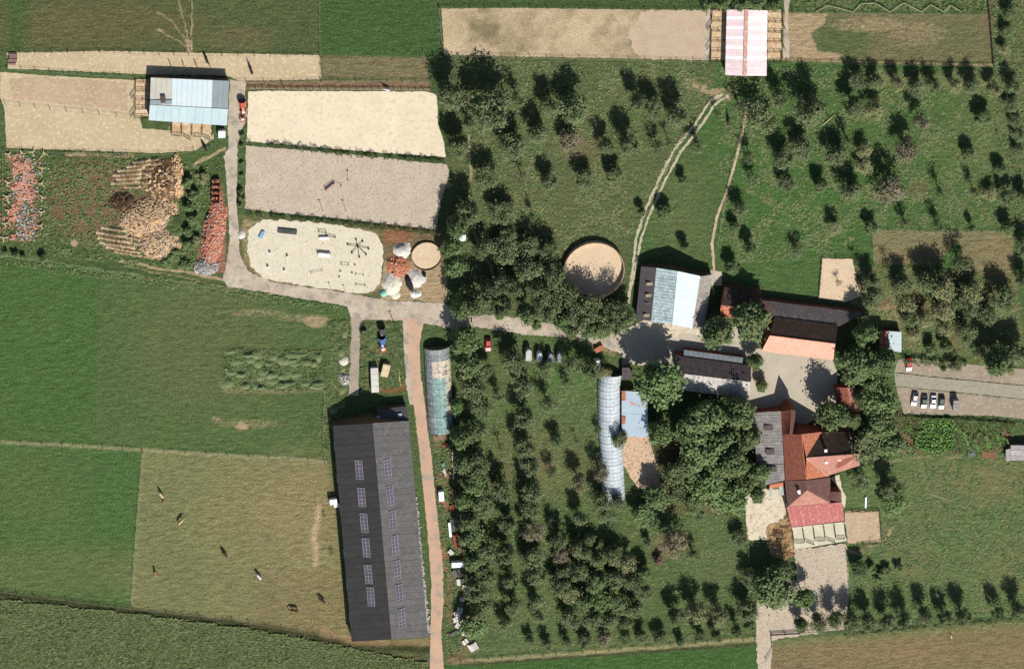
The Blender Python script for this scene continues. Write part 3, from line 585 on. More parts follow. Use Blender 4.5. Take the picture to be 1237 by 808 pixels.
b.plane([(869, 382, 2.8), (914, 388, 2.8), (917, 374, 5.2), (871, 369, 5.2)], M_OR2, rows=14); b.opening((875, 347, 3), (921, 352, 3), .6, 2.2, 2.1, 0); b.done()
# ---- little tin shed by the parking
b = Building('tin_shed', 'small shed with pale tin roof and rusty strip above the red parked car', 'shed', (1076, 412), M_BOARD)
b.centre([(1063, 399, 2), (1089, 401, 2), (1088, 425, 2), (1062, 420, 2)])
b.plane([(1089, 425.5, 2.6), (1089, 401, 2.6), (1073, 400, 2.8), (1074, 423.5, 2.8)], mat('pale_tin', lin(196, 208, 206), lin(186, 200, 200), rnd=.03), strips=1, gap=.01)
b.plane([(1073, 423, 2.75), (1072.6, 400, 2.75), (1062, 399.5, 2.4), (1062, 422, 2.4)], M_RUSTY, strips=4, gap=.06); b.opening((1063, 399, 2), (1089, 401, 2), .4, 1.2, 2, 0); b.done()
# ---- garden shed at the right edge
b = Building('garden_shed', 'grey patched roof shed at the right end of the vegetable garden', 'shed', (1235, 548), M_BOARD)
b.centre([(1216, 539, 2), (1256, 539, 2), (1256, 556, 2), (1216, 556, 2)])
gm = mat('patched_grey_sheet', lin(170, 162, 156), lin(150, 142, 138), lin(188, 180, 174), s1=.8, s2=1.5, amp=.16, rnd=.12)
b.plane([(1215, 557, 2.1), (1215, 543, 2.1), (1221, 541.5, 2.2), (1221, 556.5, 2.2)], gm, strips=2)
b.plane([(1221, 556, 2.3), (1221, 537.5, 2.3), (1258, 538, 2.5), (1258, 557, 2.5)], gm, strips=3, gap=.08); b.opening((1221, 537, 2), (1258, 538, 2), .5, 1, 1.9, 0); b.done()
# ---- the farmhouse, three joined houses
b = Building('low_grey_barn', 'low barn with weathered grey corrugated roof against the red tiled farmhouse', 'barn', (928, 540), M_BRICK)
b.centre([(907, 499, 3), (943, 497, 3), (948, 580, 3), (925, 584, 3)])
b.plane([(904, 533, 3.0), (907, 498.5, 3.0), (943, 496.5, 4.4), (945.5, 533, 4.4)], M_OLDG, strips=9, gap=.05, mats=lambda i: M_OLDG)
b.plane([(914, 560, 3.1), (912, 533.5, 3.1), (945.5, 533.5, 4.4), (947, 560, 4.4)], M_OLDG, strips=7, gap=.05)
b.plane([(925, 586, 3.2), (922, 560.5, 3.2), (947, 560.5, 4.4), (948, 580, 4.4)], M_OLDG, strips=6, gap=.05)
for p in ((928.5, 516.5, 4.1), (930.5, 545.5, 4.1), (933, 566.5, 4.2)): b.box('roof_light', p, (2.6, 1.8, .14), M_PURP)
b.box('roof_vent', (908, 536.5, 3.4), (1.6, 2.2, .5), M_DKTILE); b.done()
b = Building('farmhouse', 'large red tiled farmhouse with crossing roofs south of the courtyard', 'house', (975, 560), M_BRICK)
b.centre([(945, 500, 3), (1030, 540, 3), (1010, 600, 3), (950, 600, 3)]); cc0 = b.cc.copy()
b.cc = sum(b.P([(943, 496, 3), (963, 495, 3), (962, 524, 3), (946, 524, 3)]), Vector())/4
b.plane([(945.5, 524.5, 4.4), (943, 496.5, 4.4), (956, 494.5, 8.4), (954, 524.5, 8.6)], M_RDTILE, rows=16)
b.plane([(961, 496, 5.2), (960.5, 526, 5.2), (954, 524.5, 8.6), (956, 494.5, 8.4)], M_BRTILE, rows=10)
b.cc = sum(b.P([(948, 524, 3), (990, 522, 3), (1001, 576, 3), (949, 580, 3)]), Vector())/4
b.plane([(949, 580, 4.4), (945.5, 524.5, 4.4), (968, 524.5, 9.2), (974, 579, 9.2)], M_RDTILE, rows=22)
b.plane([(993, 521.5, 4.8), (974, 552, 9.25), (974, 552, 9.25), (968, 524.5, 9.2)], M_OR2)
b.plane([(1001.5, 575, 4.2), (974, 579, 9.2), (974, 579, 9.2), (974, 553, 9.25)], M_OR2)
b.cc = sum(b.P([(993, 521, 3), (1037, 528, 3), (1038, 562, 3), (1000, 572, 3)]), Vector())/4
b.plane([(1036, 521, 4.4), (993, 521.5, 4.8), (974, 552, 9.2), (1037.5, 548, 9.0)], M_DKTILE, rows=20)  # shaded north side, darkened through the tile colour
b.plane([(1001, 574, 4.2), (1038.5, 562, 4.4), (1037.5, 548, 9.0), (974, 553, 9.2)], M_PKTILE, rows=20)
b.ridge((974, 552.5, 9.2), (1037.5, 548, 9.0), M_PKTILE, .14); b.ridge((968, 524.5, 9.2), (974, 579, 9.2), M_OR2, .14)
b.ridge((974, 553, 9.2), (1001, 575, 4.3), mat('mortar_joint', lin(206, 178, 156)), .12)
for p, d in (((997, 543, 8.0), (.7, .7, 1.6)), ((997.5, 557, 7.2), (.7, .7, 1.8)), ((1014, 554, 7.0), (.7, .7, 1.2))):
    c = b.box('chimney', p, d, M_BRICK); mb = MB(); mb.box(G(*p)-b.o+Vector((0, 0, d[2]/2+.05)), (.9, .9, .1)); mb.build('cap', M_WPAINT, c)
for t in (.2, .5, .8): b.opening((1036, 521, 4.4), (993, 521.5, 4.8), t, 1.2, 1.4, 1.2, 'window', M_GLASS)
b.cc = sum(b.P([(948, 580, 3), (1003, 577, 3), (1016, 604, 3), (951, 611, 3)]), Vector())/4
b.plane([(951.5, 612, 4.4), (948, 580.5, 4.4), (974, 580, 7.6), (975, 592, 7.6)], M_BRTILE, rows=14)
b.plane([(1003, 594, 4.4), (1003, 576.5, 4.4), (974, 580, 7.6), (975, 592, 7.6)], M_BRTILE, rows=14)
b.plane([(1017, 607, 4.3), (1016, 594, 4.3), (1003, 594, 4.4), (1003, 604, 5.0)], M_BRTILE)
b.plane([(951.5, 612, 4.4), (1003, 607.5, 4.4), (975, 592, 7.6)], M_PKTILE); b.plane([(1003, 607.5, 4.4), (1003, 594, 4.4), (975, 592, 7.6)], M_BRTILE)
c = b.box('chimney', (965, 593.5, 6.2), (.7, .7, 2.4), M_WPAINT); mb = MB(); mb.box(G(965, 593.5, 7.45)-b.o, (.9, .9, .1)); mb.build('cap', M_WPAINT, c)
b.done()
b = Building('red_roofed_stable', 'stable with faded red sheet roof attached below the farmhouse', 'stable', (985, 620), M_PLAST)
b.centre([(950, 612, 3), (1017, 606, 3), (1020, 628, 3), (956, 636, 3)])
b.plane([(956, 636.5, 2.8), (1020, 629, 2.8), (1017, 606.5, 4.0), (950, 612.5, 4.0)], M_RDMET, strips=14, gap=.04)
for t in (.15, .35, .55, .75, .9): b.opening((956, 636, 3), (1020, 629, 3), t, 1.2, 2.1, 0)
b.done()
b = Building('brick_outhouse', 'red roofed outhouse almost hidden between the farmyard trees', 'outhouse', (1022, 488), M_BRICK)
b.centre([(1008, 469, 2.6), (1037, 470, 2.6), (1037, 512, 2.6), (1020, 512, 2.6)])
b.plane([(1019, 512, 2.8), (1007.5, 468, 2.8), (1024, 468, 4.6), (1030, 512, 4.6)], M_RDTILE, rows=12)
b.plane([(1040, 470, 2.8), (1040, 512, 2.8), (1030, 512, 4.6), (1024, 468, 4.6)], M_PKTILE, rows=12); b.done()
# ---- patio conservatory bits beside the farmhouse
b = Building('glazed_lean_to', 'small lean to with orange strip and green glass panels below the grey barn', 'lean-to', (937, 590), M_PLAST)
b.centre([(928, 585, 2), (948, 583, 2), (948, 599, 2), (930, 600, 2)])
b.plane([(929, 590, 2.4), (947, 587.5, 2.4), (947, 582, 2.7), (930, 585.5, 2.7)], M_OR2); b.plane([(930, 600, 2.1), (933, 600, 2.1), (933, 589.5, 2.3), (929.5, 590, 2.3)], mat('green_glass', lin(120, 140, 124), rough=.3), solid=False)
b.plane([(941, 598, 2.1), (948, 598, 2.1), (947, 587.5, 2.3), (941, 588, 2.3)], MATS['green_glass'], solid=False); b.done()
# ---- tunnels
def tunnel(name, label, path, rx, h, mats_fn, nseg, arcs=10, joint=None, group=None, gap=.97):
    o = G(*path[0]); root = empty(name, o, 0, label, 'greenhouse', group)
    pts = [G(*p)-o for p in path]; ln = [0]
    for a, b_ in zip(pts, pts[1:]): ln.append(ln[-1]+(b_-a).length)
    def at(t):
        s_ = t*ln[-1]
        for i in range(len(pts)-1):
            if s_ <= ln[i+1]+1e-6: return pts[i].lerp(pts[i+1], (s_-ln[i])/(ln[i+1]-ln[i])), (pts[i+1]-pts[i]).normalized()
        return pts[-1], (pts[-1]-pts[-2]).normalized()
    def sec(t, ang, k=1.0):
        p, d = at(t); s_ = Vector((-d.y, d.x, 0)); return p + s_*(math.cos(ang)*rx*k) + Vector((0, 0, math.sin(ang)*h*k))
    for i in range(nseg):
        a, b2 = i/nseg, (i+gap)/nseg; mb = MB(); r = 1.0 - .012*(i % 2)
        for j in range(arcs):
            A, B_ = math.pi*j/arcs, math.pi*(j+1)/arcs
            mb.quad(sec(a, A, r), sec(b2, A, r), sec(b2, B_, r), sec(a, B_, r), m=mats_fn(i, j)[1])
            mb.quad(sec(a, A, r*.985), sec(b2, A, r*.985), sec(b2, B_, r*.985), sec(a, B_, r*.985), m=mats_fn(i, j)[1])
        mb.build('cover_sheet', mats_fn(i, 0)[0], root)
    hp = MB()
    for i in range(nseg+1): hp.tube([sec(i/nseg, math.pi*j/12, 1.003) for j in range(13)], .03, 4)
    for a_ in (.3, .5, .7): hp.tube([sec(i/nseg, math.pi*a_, 1.003) for i in range(nseg+1)], .025, 4)
    hp.build('hoops', M_METAL if joint is None else joint, root)
    for t in (0, 1):
        mb = MB(); n = 12; k = len(mb.v); mb.v += [tuple(sec(t, math.pi*j/n, .97)) for j in range(n+1)]; mb.f.append(tuple(range(n+1))); mb.m.append(0); mb.build('end_wall', mat('shade_brown_end_film', lin(110, 94, 74), lin(92, 78, 62), bump=0), root)  # end film coloured brown to stand for shade on the end walls
        d = MB(); p, dr = at(t); d.box(p+Vector((0, 0, 1.0))+dr*(.06 if t else -.06), (1.2, .1, 2), math.atan2(dr.x, -dr.y)+0); d.build('door', M_DOOR, root)
    return root
TUN = mat('algae_streaked_white_film', lin(206, 213, 214), lin(190, 198, 200), lin(162, 172, 176), s1=.6, s2=1.1, fine=3, amp=.14, rough=.5, rnd=.06, t3=(.55, .68), bump=.03)
tunnel('long_tunnel_greenhouse', 'long slightly bent white film tunnel greenhouse left of the rusty shed', [(737.5, 450, 0), (735.5, 465, 0), (736, 515, 0), (739, 550, 0), (741.5, 602, 0)], 3.45, 3.2, lambda i, j: ([TUN], 0), 34, joint=mat('pale_joint', lin(176, 184, 186)), gap=.975)
GL1 = mat('green_tinted_film', lin(134, 162, 154), lin(114, 142, 136), lin(170, 188, 180), s1=.5, s2=1, amp=.14, rough=.3, rnd=.08, bump=.02)
GL2 = mat('sandy_film', lin(214, 200, 178), lin(200, 184, 162), lin(140, 136, 126), s1=.5, s2=.7, t3=(.52, .58), amp=.14, rough=.5, bump=.03)  # beige film with random greyer patches
GL3 = mat('grey_film', lin(138, 144, 142), lin(116, 122, 122), lin(170, 172, 166), s1=.5, s2=1, amp=.14, rough=.4, rnd=.08, bump=.02)
def gf(i, j): return ([GL3, GL1, GL2], (0 if i < 2 else (2 if i < 5 and j > 2 else (2 if j < 4 and i < 11 else (1 if j < 7 else 0)))) if True else 0)
tunnel('film_greenhouse', 'short greenhouse with green and sandy panels between red track and dense trees', [(527.5, 418, 0), (532.5, 520, 0)], 3.9, 3.1, lambda i, j: ([GL3, GL1, GL2], 0 if (i < 2 or j > 7) else (2 if j < 4 and i < 12 else (2 if i < 5 else 1))), 15, arcs=12, joint=mat('grey_joint', lin(130, 138, 140)), gap=.985)
# ---- round pens
def round_pen(name, label, c, rx, h, wall, floor, n=28, th=.18, boards=True, z=None):
    o = G(*c); root = empty(name, o, 0, label, 'round pen'); r = rx*PXM
    for i in range(n):
        a, b_ = 2*math.pi*i/n, 2*math.pi*(i+.985)/n; mb = MB()
        P = lambda ang, rr, z: Vector((rr*math.cos(ang), rr*math.sin(ang), z))
        for (p, q_) in (((r+th, 0), (r+th, h)), ((r+th, h), (r, h)), ((r, h), (r, 0))): mb.quad(P(a, *p), P(b_, *p), P(b_, *q_), P(a, *q_))
        mb.build('wall_panel', wall, root)
    cp = MB()
    cp.tube([P(2*math.pi*i/n, r+th/2, h+.03) for i in range(n+1)], .1, 5); cp.build('top_rail', wall, root)
    sheet('riding_sand', [(c[0]+(rx-.4)*math.cos(t), c[1]+(rx-.4)*.913*math.sin(t)) for t in np.linspace(0, 6.283, 49)[:-1]], floor, .05, 9)
    return root
round_pen('big_round_pen', 'large round riding pen with pale boarded wall left of the white barn', (716.5, 325), 36.5, 1.7, mat('pale_boards', lin(212, 184, 152), lin(196, 168, 138), amp=.1, bump=0, rnd=.05), RINGS)
round_pen('small_round_pen', 'small round pen with low kerb near the rubble mounds', (515, 309), 18, .55, mat('grey_wood_kerb', lin(150, 130, 104), lin(130, 112, 90), rnd=.1), RINGS, n=20)
# ================================================================ trees, bushes, hedges
M_BARK = mat('bark', lin(104, 92, 80), lin(84, 74, 64), fine=4, amp=.25, bump=.02)
L_DENSE = leafmat('green_leaves', lin(76, 92, 54), lin(102, 118, 74), lin(90, 98, 64))
L_FRUIT = leafmat('grey_green_leaves', lin(82, 96, 60), lin(110, 120, 82), lin(92, 98, 68))
L_OLIVE = leafmat('brownish_leaves', lin(84, 94, 62), lin(108, 114, 80), lin(76, 88, 54))
L_RED = leafmat('reddish_leaves', lin(104, 98, 76), lin(128, 116, 94), lin(92, 94, 68))
L_BRIGHT = leafmat('bright_leaves', lin(80, 100, 56), lin(108, 126, 78), lin(92, 110, 68))
L_SCRUB = leafmat('yellowish_leaves', lin(112, 114, 76), lin(138, 136, 98), lin(102, 108, 72))
L_DARK = leafmat('dark_leaves', lin(54, 66, 40), lin(74, 88, 52), lin(64, 72, 46))
L_PURP = leafmat('purple_leaves', lin(94, 64, 66), lin(116, 84, 80))
H0 = 8.0
def crown_mesh(name, m, seed, n, blobs, size, zc, rz, shell=.55, flat=0):
    """leaf faces spread through clumps; radius 1 in x,y, real metres in z for an 8 m tree"""
    r = np.random.RandomState(seed); bl = []
    for i in range(blobs):
        a = r.rand()*6.283; d = r.rand()**.6*.66; z = (r.rand()*2-1)*.62*math.sqrt(max(0, 1-d*d*.8))
        bl.append((d*math.cos(a), d*math.sin(a), z, .26+.2*r.rand()))
    bl = np.array(bl); k = r.randint(0, blobs, n); u = r.randn(n, 3); u /= np.linalg.norm(u, axis=1)[:, None]
    rad = (shell + (1-shell)*r.rand(n)) * bl[k, 3]
    ext = (r.rand(n) < .2)*.3*r.rand(n); rad = rad+ext
    P = bl[k, :3] + u*rad[:, None]; R0 = 3.0
    C = np.stack([P[:, 0]*R0, P[:, 1]*R0, zc + P[:, 2]*rz], 1)
    nr = u*1.0 + np.array([0, 0, .55]) + r.randn(n, 3)*.5; nr /= np.linalg.norm(nr, axis=1)[:, None]
    t = np.cross(nr, r.randn(n, 3)); t /= np.linalg.norm(t, axis=1)[:, None]; s_ = np.cross(nr, t)
    sz = size*(.6+.8*r.rand(n))[:, None]
    V = np.stack([C - t*sz, C - s_*sz*.6, C + t*sz, C + s_*sz*.6], 1).reshape(-1, 3)
    me = bpy.data.meshes.new(name); me.vertices.add(len(V)); me.vertices.foreach_set('co', V.ravel())
    me.loops.add(4*n); me.loops.foreach_set('vertex_index', np.arange(4*n)); me.polygons.add(n); me.polygons.foreach_set('loop_start', np.arange(0, 4*n, 4)); me.update(); me.validate()
    me.materials.append(m); return me
def trunk_mesh(seed, h=7.2, fork=2.2, limbs=7, r0=.2, spread=2.4, twigs=0):
    r = random.Random(seed); mb = MB(); lean = (r.uniform(-.25, .25), r.uniform(-.25, .25))
    mb.tube([(0, 0, -.3), (0, 0, .3), (lean[0]*.5, lean[1]*.5, fork), (lean[0], lean[1], h*.72)], [r0*1.5, r0, r0*.8, r0*.25], 7)
    for i in range(limbs):
        a = 6.283*i/limbs + r.uniform(-.4, .4); z = fork + r.uniform(-.3, h*.35); d = spread*r.uniform(.6, 1)
        e = Vector((math.cos(a)*d, math.sin(a)*d, min(h, z+d*r.uniform(.7, 1.3)))); s_ = Vector((lean[0]*.6, lean[1]*.6, z)); mid = s_.lerp(e, .5) + Vector((0, 0, -.25))
        mb.tube([s_, mid, e], [r0*.55, r0*.35, r0*.12], 5, cap=False)
        for j in range(twigs):
            p = s_.lerp(e, r.uniform(.3, 1)); q = p + Vector((r.uniform(-1, 1), r.uniform(-1, 1), r.uniform(.1, .9)))*.9
            mb.tube([p, q], [r0*.2, r0*.06], 3, cap=False)
    return mb.mesh('trunk', M_BARK)
KIND = {}
def kind(k, m, n, blobs, size, zc=5.3, rz=2.6, nv=3, tw=0, fork=2.2, shell=.5):
    KIND[k] = [(crown_mesh('crown', m, 17*i+len(k)*7+n, n, blobs, size, zc, rz, shell), trunk_mesh(i*5+n, twigs=tw, fork=fork)) for i in range(nv)]
kind('dense', L_DENSE, 4200, 36, .25, zc=4.8, rz=3.6, nv=4)
kind('fruit', L_FRUIT, 2600, 26, .2, zc=4.5, rz=4.0, nv=4, tw=3, shell=.35, fork=1.4)
kind('olive', L_OLIVE, 2800, 28, .2, zc=4.5, rz=4.0, nv=4, tw=3, shell=.35, fork=1.4)
kind('red', L_RED, 1700, 22, .19, zc=4.6, rz=3.9, tw=5, shell=.3, fork=1.5)
kind('thin', L_FRUIT, 1000, 20, .19, zc=4.8, rz=3.8, tw=6, shell=.3, fork=1.5)
kind('bright', L_BRIGHT, 3400, 30, .26)
kind('scrub', L_SCRUB, 2000, 24, .2, zc=4.4, rz=4.0, tw=3, shell=.35, fork=1.4)
kind('dark', L_DARK, 3400, 26, .26)
kind('bare', L_OLIVE, 260, 12, .16, tw=14)
kind('bush', L_DENSE, 1500, 14, .34, zc=3.6, rz=3.4, fork=1)
kind('scrubbush', L_SCRUB, 1100, 14, .34, zc=3.6, rz=3.4, fork=1, tw=2)
kind('purple', L_PURP, 1200, 14, .34, zc=3.6, rz=3.4, nv=1, fork=1)
LOOK = dict(dense='green leafy', fruit='grey-green', olive='brownish', red='reddish-brown thin', thin='sparse', bright='bright green', scrub='yellowish', dark='dark', bare='almost bare', bush='low green', scrubbush='low yellowish', purple='purple leaved')
ORD = ['first', 'second', 'third', 'fourth', 'fifth', 'sixth', 'seventh', 'eighth', 'ninth', 'tenth', 'eleventh', 'twelfth', 'thirteenth', 'fourteenth', 'fifteenth', 'sixteenth', 'seventeenth', 'eighteenth', 'nineteenth', 'twentieth']
rt = random.Random(11); NTREE = [0]
def tree(px, py, rp, h, k, label, group, cat='tree', name='tree', mode='c'):
    """px,py: where the middle of the crown shows in the photograph; its foot is found from its height"""
    zc = .6*h if h > 3.4 else .5*h
    p = G(px, py, zc); v = rt.choice(KIND[k]); o = empty(name, (p.x, p.y, 0), rt.uniform(0, 6.28), label, cat, group)
    s_ = rp*PXM/3.0*(1.12 if k in ('dense', 'bright', 'dark', 'bush', 'purple') else 1.28); hz = h/H0; o.scale = (s_, s_, hz*1.04)
    link('crown', v[0], o); link('trunk' if h > 3.4 else 'stem', v[1], o); NTREE[0] += 1; return o
def grove(where, L, by='x', frm=None, noun='tree', group=None, name='tree', cat='tree'):
    L = sorted(L, key=lambda t: t[0] if by == 'x' else t[1]); frm = frm or ('from the left' if by == 'x' else 'from the top')
    ks = {}
    for i, t in enumerate(L):
        k = t[4]; ks.setdefault(k, []).append(t)
    for t in L:
        k = t[4]; same = ks[k]; i = same.index(t)
        look = LOOK[k]
        if len(same) == 1: lab = f'the only {look} {noun} {where}'
        else: lab = f'{ORD[i]} {look} {noun} {frm} {where}'
        tree(*t[:5], lab, group or f'{noun}s {where}', cat, name)
F_, O_, D_ = 'fruit', 'olive', 'dense'
grove('along the meadow fence at the upper right', [(x+8, y+19, 8.5 if i % 3 else 10, 6.3, 'scrub' if i in (2, 5, 7) else F_) for i, (x, y) in enumerate([(1027, 79), (1050, 81), (1075, 84), (1100, 86), (1119, 84), (1145, 84), (1166, 86), (1191, 89), (1215, 87)])])
grove('near the upper left corner of the wood', [(545, 117, 15, 11, O_), (592, 131, 22, 13, O_), (625, 122, 9, 9, 'thin'), (553, 176, 13, 8, D_), (618, 176, 15, 8, O_), (588, 212, 14, 6.5, O_), (606, 256, 14, 6, O_), (566, 258, 14, 10, O_), (630, 213, 8, 6, 'bare'), (566, 148, 8, 7, F_)], by='y')
grove('in the clearing below the patchy paddock', [(662, 129, 11, 8, F_), (692, 130, 17, 10, F_), (650, 163, 12, 8, F_), (690, 172, 14, 8, 'red'), (768, 124, 9, 9, F_), (789, 131, 11, 8, F_), (818, 142, 13, 10, F_), (732, 178, 9, 8, F_), (758, 173, 12, 9, O_), (795, 178, 8, 7, 'thin'), (808, 172, 6, 7, 'bare'), (866, 138, 6, 5.5, 'bare'), (843, 178, 10, 7, 'thin'), (741, 211, 11, 5, D_), (707, 217, 11, 6, O_), (662, 219, 10, 6, O_), (644, 262, 5, 6, 'thin'), (825, 218, 6, 3.6, D_)])
grove('above the pink roofed stable', [(852, 3, 9, 8, D_), (872, 1, 11, 9, D_), (893, 2, 10, 9, D_), (912, 2, 12, 9, D_), (934, 3, 9, 8, D_), (985, -2, 7, 6, D_), (1008, -2, 6, 6, D_), (1072, -4, 6, 6, D_), (1148, -4, 6, 6, D_)])
grove('just below the pink roofed stable', [(912, 140, 20, 10, 'thin'), (893, 128, 11, 9, 'bare'), (942, 118, 9, 8, F_), (977, 131, 17, 11, O_), (930, 150, 11, 8, 'thin'), (945, 191, 12, 7, O_), (907, 190, 8, 7, 'thin'), (966, 180, 13, 7, O_), (1010, 186, 13, 7, O_), (1024, 170, 7, 7, 'thin'), (1000, 140, 4, 4, 'bare')])
grove('in the upper right meadow', [(1030, 128, 11, 9, O_), (1056, 132, 12, 8, 'scrub'), (1112, 146, 9, 9, 'red'), (1096, 181, 14, 9, 'red'), (1187, 142, 11, 5, D_), (1171, 187, 9, 4.5, D_), (1044, 182, 9, 5, 'scrub'), (1075, 228, 19, 10, 'red'), (1045, 202, 10, 5, 'scrub'), (1027, 228, 13, 7, O_), (1136, 233, 6, 8, 'thin'), (1177, 231, 6, 8, 'thin'), (1195, 234, 9, 4, 'scrub'), (1218, 237, 9, 8, O_), (1235, 236, 8, 5, D_)], by='y')
grove('along the right edge hedge line', [(1222, 126, 9, 4, F_), (1226, 146, 8, 4, O_), (1230, 163, 8, 4, F_), (1229, 182, 8, 4, O_), (1218, 15, 8, 4.5, O_), (1216, 38, 7, 4, O_), (1214, 60, 7, 4, 'scrub'), (1208, 205, 8, 4, D_)], by='y', noun='shrub', name='shrub', cat='shrub')
grove('in the open lawn above the farm buildings', [(950, 222, 9, 6, O_), (991, 224, 9, 5, D_), (1009, 275, 9, 5, 'scrub'), (1052, 275, 9, 4.5, D_), (962, 303, 10, 5, 'thin'), (905, 300, 8, 6, D_), (892, 252, 9, 6, F_), (911, 216, 9, 6, 'thin'), (888, 275, 7, 4, D_), (1094, 270, 8, 6, 'thin'), (1133, 274, 8, 7, 'thin'), (1174, 276, 4, 5, F_), (1217, 276, 9, 5, D_), (1237, 297, 11, 7, O_), (827, 298, 6, 4, D_), (883, 323, 9, 5, D_), (775, 256, 5, 3.6, D_), (804, 258, 10, 4.6, D_)])
grove('in the rough grove above the parking', [(1072, 317, 6, 5, 'bare'), (1120, 342, 13, 9, F_), (1140, 347, 15, 11, 'scrub'), (1160, 318, 12, 9, 'thin'), (1052, 337, 9, 7, O_), (1034, 315, 5, 5, 'bare'), (1052, 358, 12, 8, O_), (1090, 345, 12, 8, F_), (1175, 352, 14, 9, 'scrub'), (1212, 362, 14, 9, F_), (1236, 337, 9, 7, F_), (1098, 386, 9, 5, F_), (1095, 366, 11, 8, 'scrub'), (1140, 376, 13, 9, 'scrub'), (1172, 373, 13, 9, 'thin'), (1116, 386, 10, 7, 'scrub'), (1142, 396, 10, 7, 'scrub'), (1168, 403, 13, 8, F_), (1192, 380, 11, 8, F_), (1155, 362, 11, 8, O_), (1013, 341, 5, 4, 'bare'), (1104, 404, 8, 4, 'scrub')], by='x')
grove('beside the parking', [(1207, 436, 18, 13, D_), (1228, 428, 14, 9, F_), (1184, 428, 9, 6, 'scrub'), (1143, 418, 8, 5, D_), (1125, 422, 8, 4, D_), (1153, 443, 8, 5, 'thin')])
grove('along the top edge of the loop road', [(558, 369, 14, 11, D_), (579, 366, 15, 11, O_), (605, 370, 14, 11, O_), (636, 378, 13, 11, D_), (660, 370, 16, 11, O_), (680, 387, 12, 8, 'bright'), (702, 379, 16, 11, O_), (712, 398, 12, 9, D_), (690, 397, 11, 8, D_), (737, 390, 13, 10, O_), (755, 386, 13, 10, F_), (648, 392, 7, 4, 'bright'), (603, 381, 6, 4, 'bright'), (728, 400, 9, 6, D_)])
grove('between the two round pens', [(552, 273, 13, 10, D_), (545, 297, 12, 9, 'bright'), (550, 321, 14, 9, 'bright'), (583, 302, 12, 7, O_), (610, 302, 16, 7, F_), (639, 298, 13, 7, F_), (662, 303, 11, 7, O_), (638, 327, 16, 9, O_), (668, 330, 13, 10, O_), (605, 342, 11, 9, O_), (614, 282, 10, 7, O_), (590, 350, 11, 9, O_), (622, 346, 12, 10, O_), (652, 350, 12, 10, O_)])
grove('crowding the lower edge of the big round pen', [(688, 360, 15, 9, 'thin'), (712, 370, 15, 9, 'olive'), (740, 376, 14, 10, 'thin'), (725, 386, 14, 9, O_), (675, 352, 14, 9, 'thin'), (749, 370, 10, 12, 'bare')])
grove('in the farmyard', [(796, 462, 29, 14, 'bright'), (866, 402, 19, 11, D_), (910, 388, 24, 12, D_), (912, 436, 10, 7, D_), (921, 466, 8, 4.5, D_), (849, 505, 26, 14, D_), (893, 497, 20, 13, D_), (798, 522, 16, 10, D_), (845, 541, 26, 13, D_), (884, 556, 21, 13, D_), (917, 570, 14, 8, D_), (916, 598, 10, 6, D_), (852, 584, 22, 11, 'bright'), (880, 600, 22, 11, 'bright'), (816, 572, 14, 8, O_), (793, 600, 16, 8, D_), (748, 531, 9, 7, O_), (838, 606, 14, 7, D_), (826, 522, 15, 11, D_), (869, 528, 17, 12, D_), (866, 562, 16, 11, D_), (832, 562, 15, 10, D_), (905, 526, 14, 11, D_), (896, 585, 14, 9, D_), (865, 600, 15, 8, D_), (820, 596, 12, 6, O_)])
grove('between courtyard, parking and farmhouse', [(1046, 401, 14, 11, D_), (1034, 442, 23, 12, D_), (1067, 437, 17, 11, D_), (1005, 500, 19, 12, D_), (1062, 485, 22, 10, 'bright'), (1061, 511, 20, 11, D_), (1046, 538, 20, 10, O_), (1074, 534, 18, 10, D_), (1039, 584, 15, 7, 'thin'), (1080, 609, 15, 6, 'bright'), (1073, 588, 12, 9, O_), (1029, 506, 12, 8, D_), (1040, 480, 11, 9, O_), (1050, 460, 12, 9, D_)])
grove('beside the lower farm paddock', [(934, 711, 26, 10.5, D_), (971, 722, 13, 9, 'bright'), (903, 738, 13, 8, O_), (903, 698, 10, 6, O_), (893, 650, 9, 5, O_), (1037, 685, 11, 4.6, 'dark'), (988, 752, 11, 9, O_), (968, 754, 9, 7, D_), (1010, 748, 11, 9, O_), (950, 690, 13, 10, 'thin')])
grove('along the bottom boundary, lower right', [(1030, 750, 11, 9, O_), (1050, 752, 10, 9, F_), (1073, 751, 10, 9, O_), (1094, 750, 10, 9.5, F_), (1117, 744, 10, 9, O_), (1142, 747, 9, 8.5, F_), (1163, 744, 10, 9, O_), (1206, 741, 8, 9, F_), (1231, 738, 10, 9.5, F_)])
grove('in two clumps below the meadow gap', [(1052, 688, 7, 3, 'bush'), (1064, 692, 6, 2.8, 'bush'), (1072, 688, 7, 3, 'bush'), (1087, 686, 7, 3, 'bush'), (1060, 700, 6, 2.8, 'bush')], noun='bush', name='bush', cat='bush')
def col(*a): return list(a)
grove('in the dense belt along the junk strip', [(561, 411, 18, 10, D_), (565, 440, 17, 9, D_), (568, 470, 15, 9, O_), (551, 491, 9, 6, 'bright'), (579, 493, 13, 8, O_), (556, 528, 13, 9, D_), (574, 522, 14, 9, O_), (559, 557, 13, 9, D_), (576, 560, 14, 9, O_), (572, 583, 15, 9, D_), (561, 604, 11, 8, 'bright'), (582, 610, 14, 9, O_), (567, 630, 13, 9, D_), (570, 648, 16, 9, D_), (587, 666, 13, 9, O_), (572, 674, 14, 9, D_), (587, 694, 14, 9, O_), (576, 714, 14, 9, O_), (580, 733, 13, 8, O_), (571, 755, 16, 8, 'bright')], by='y')
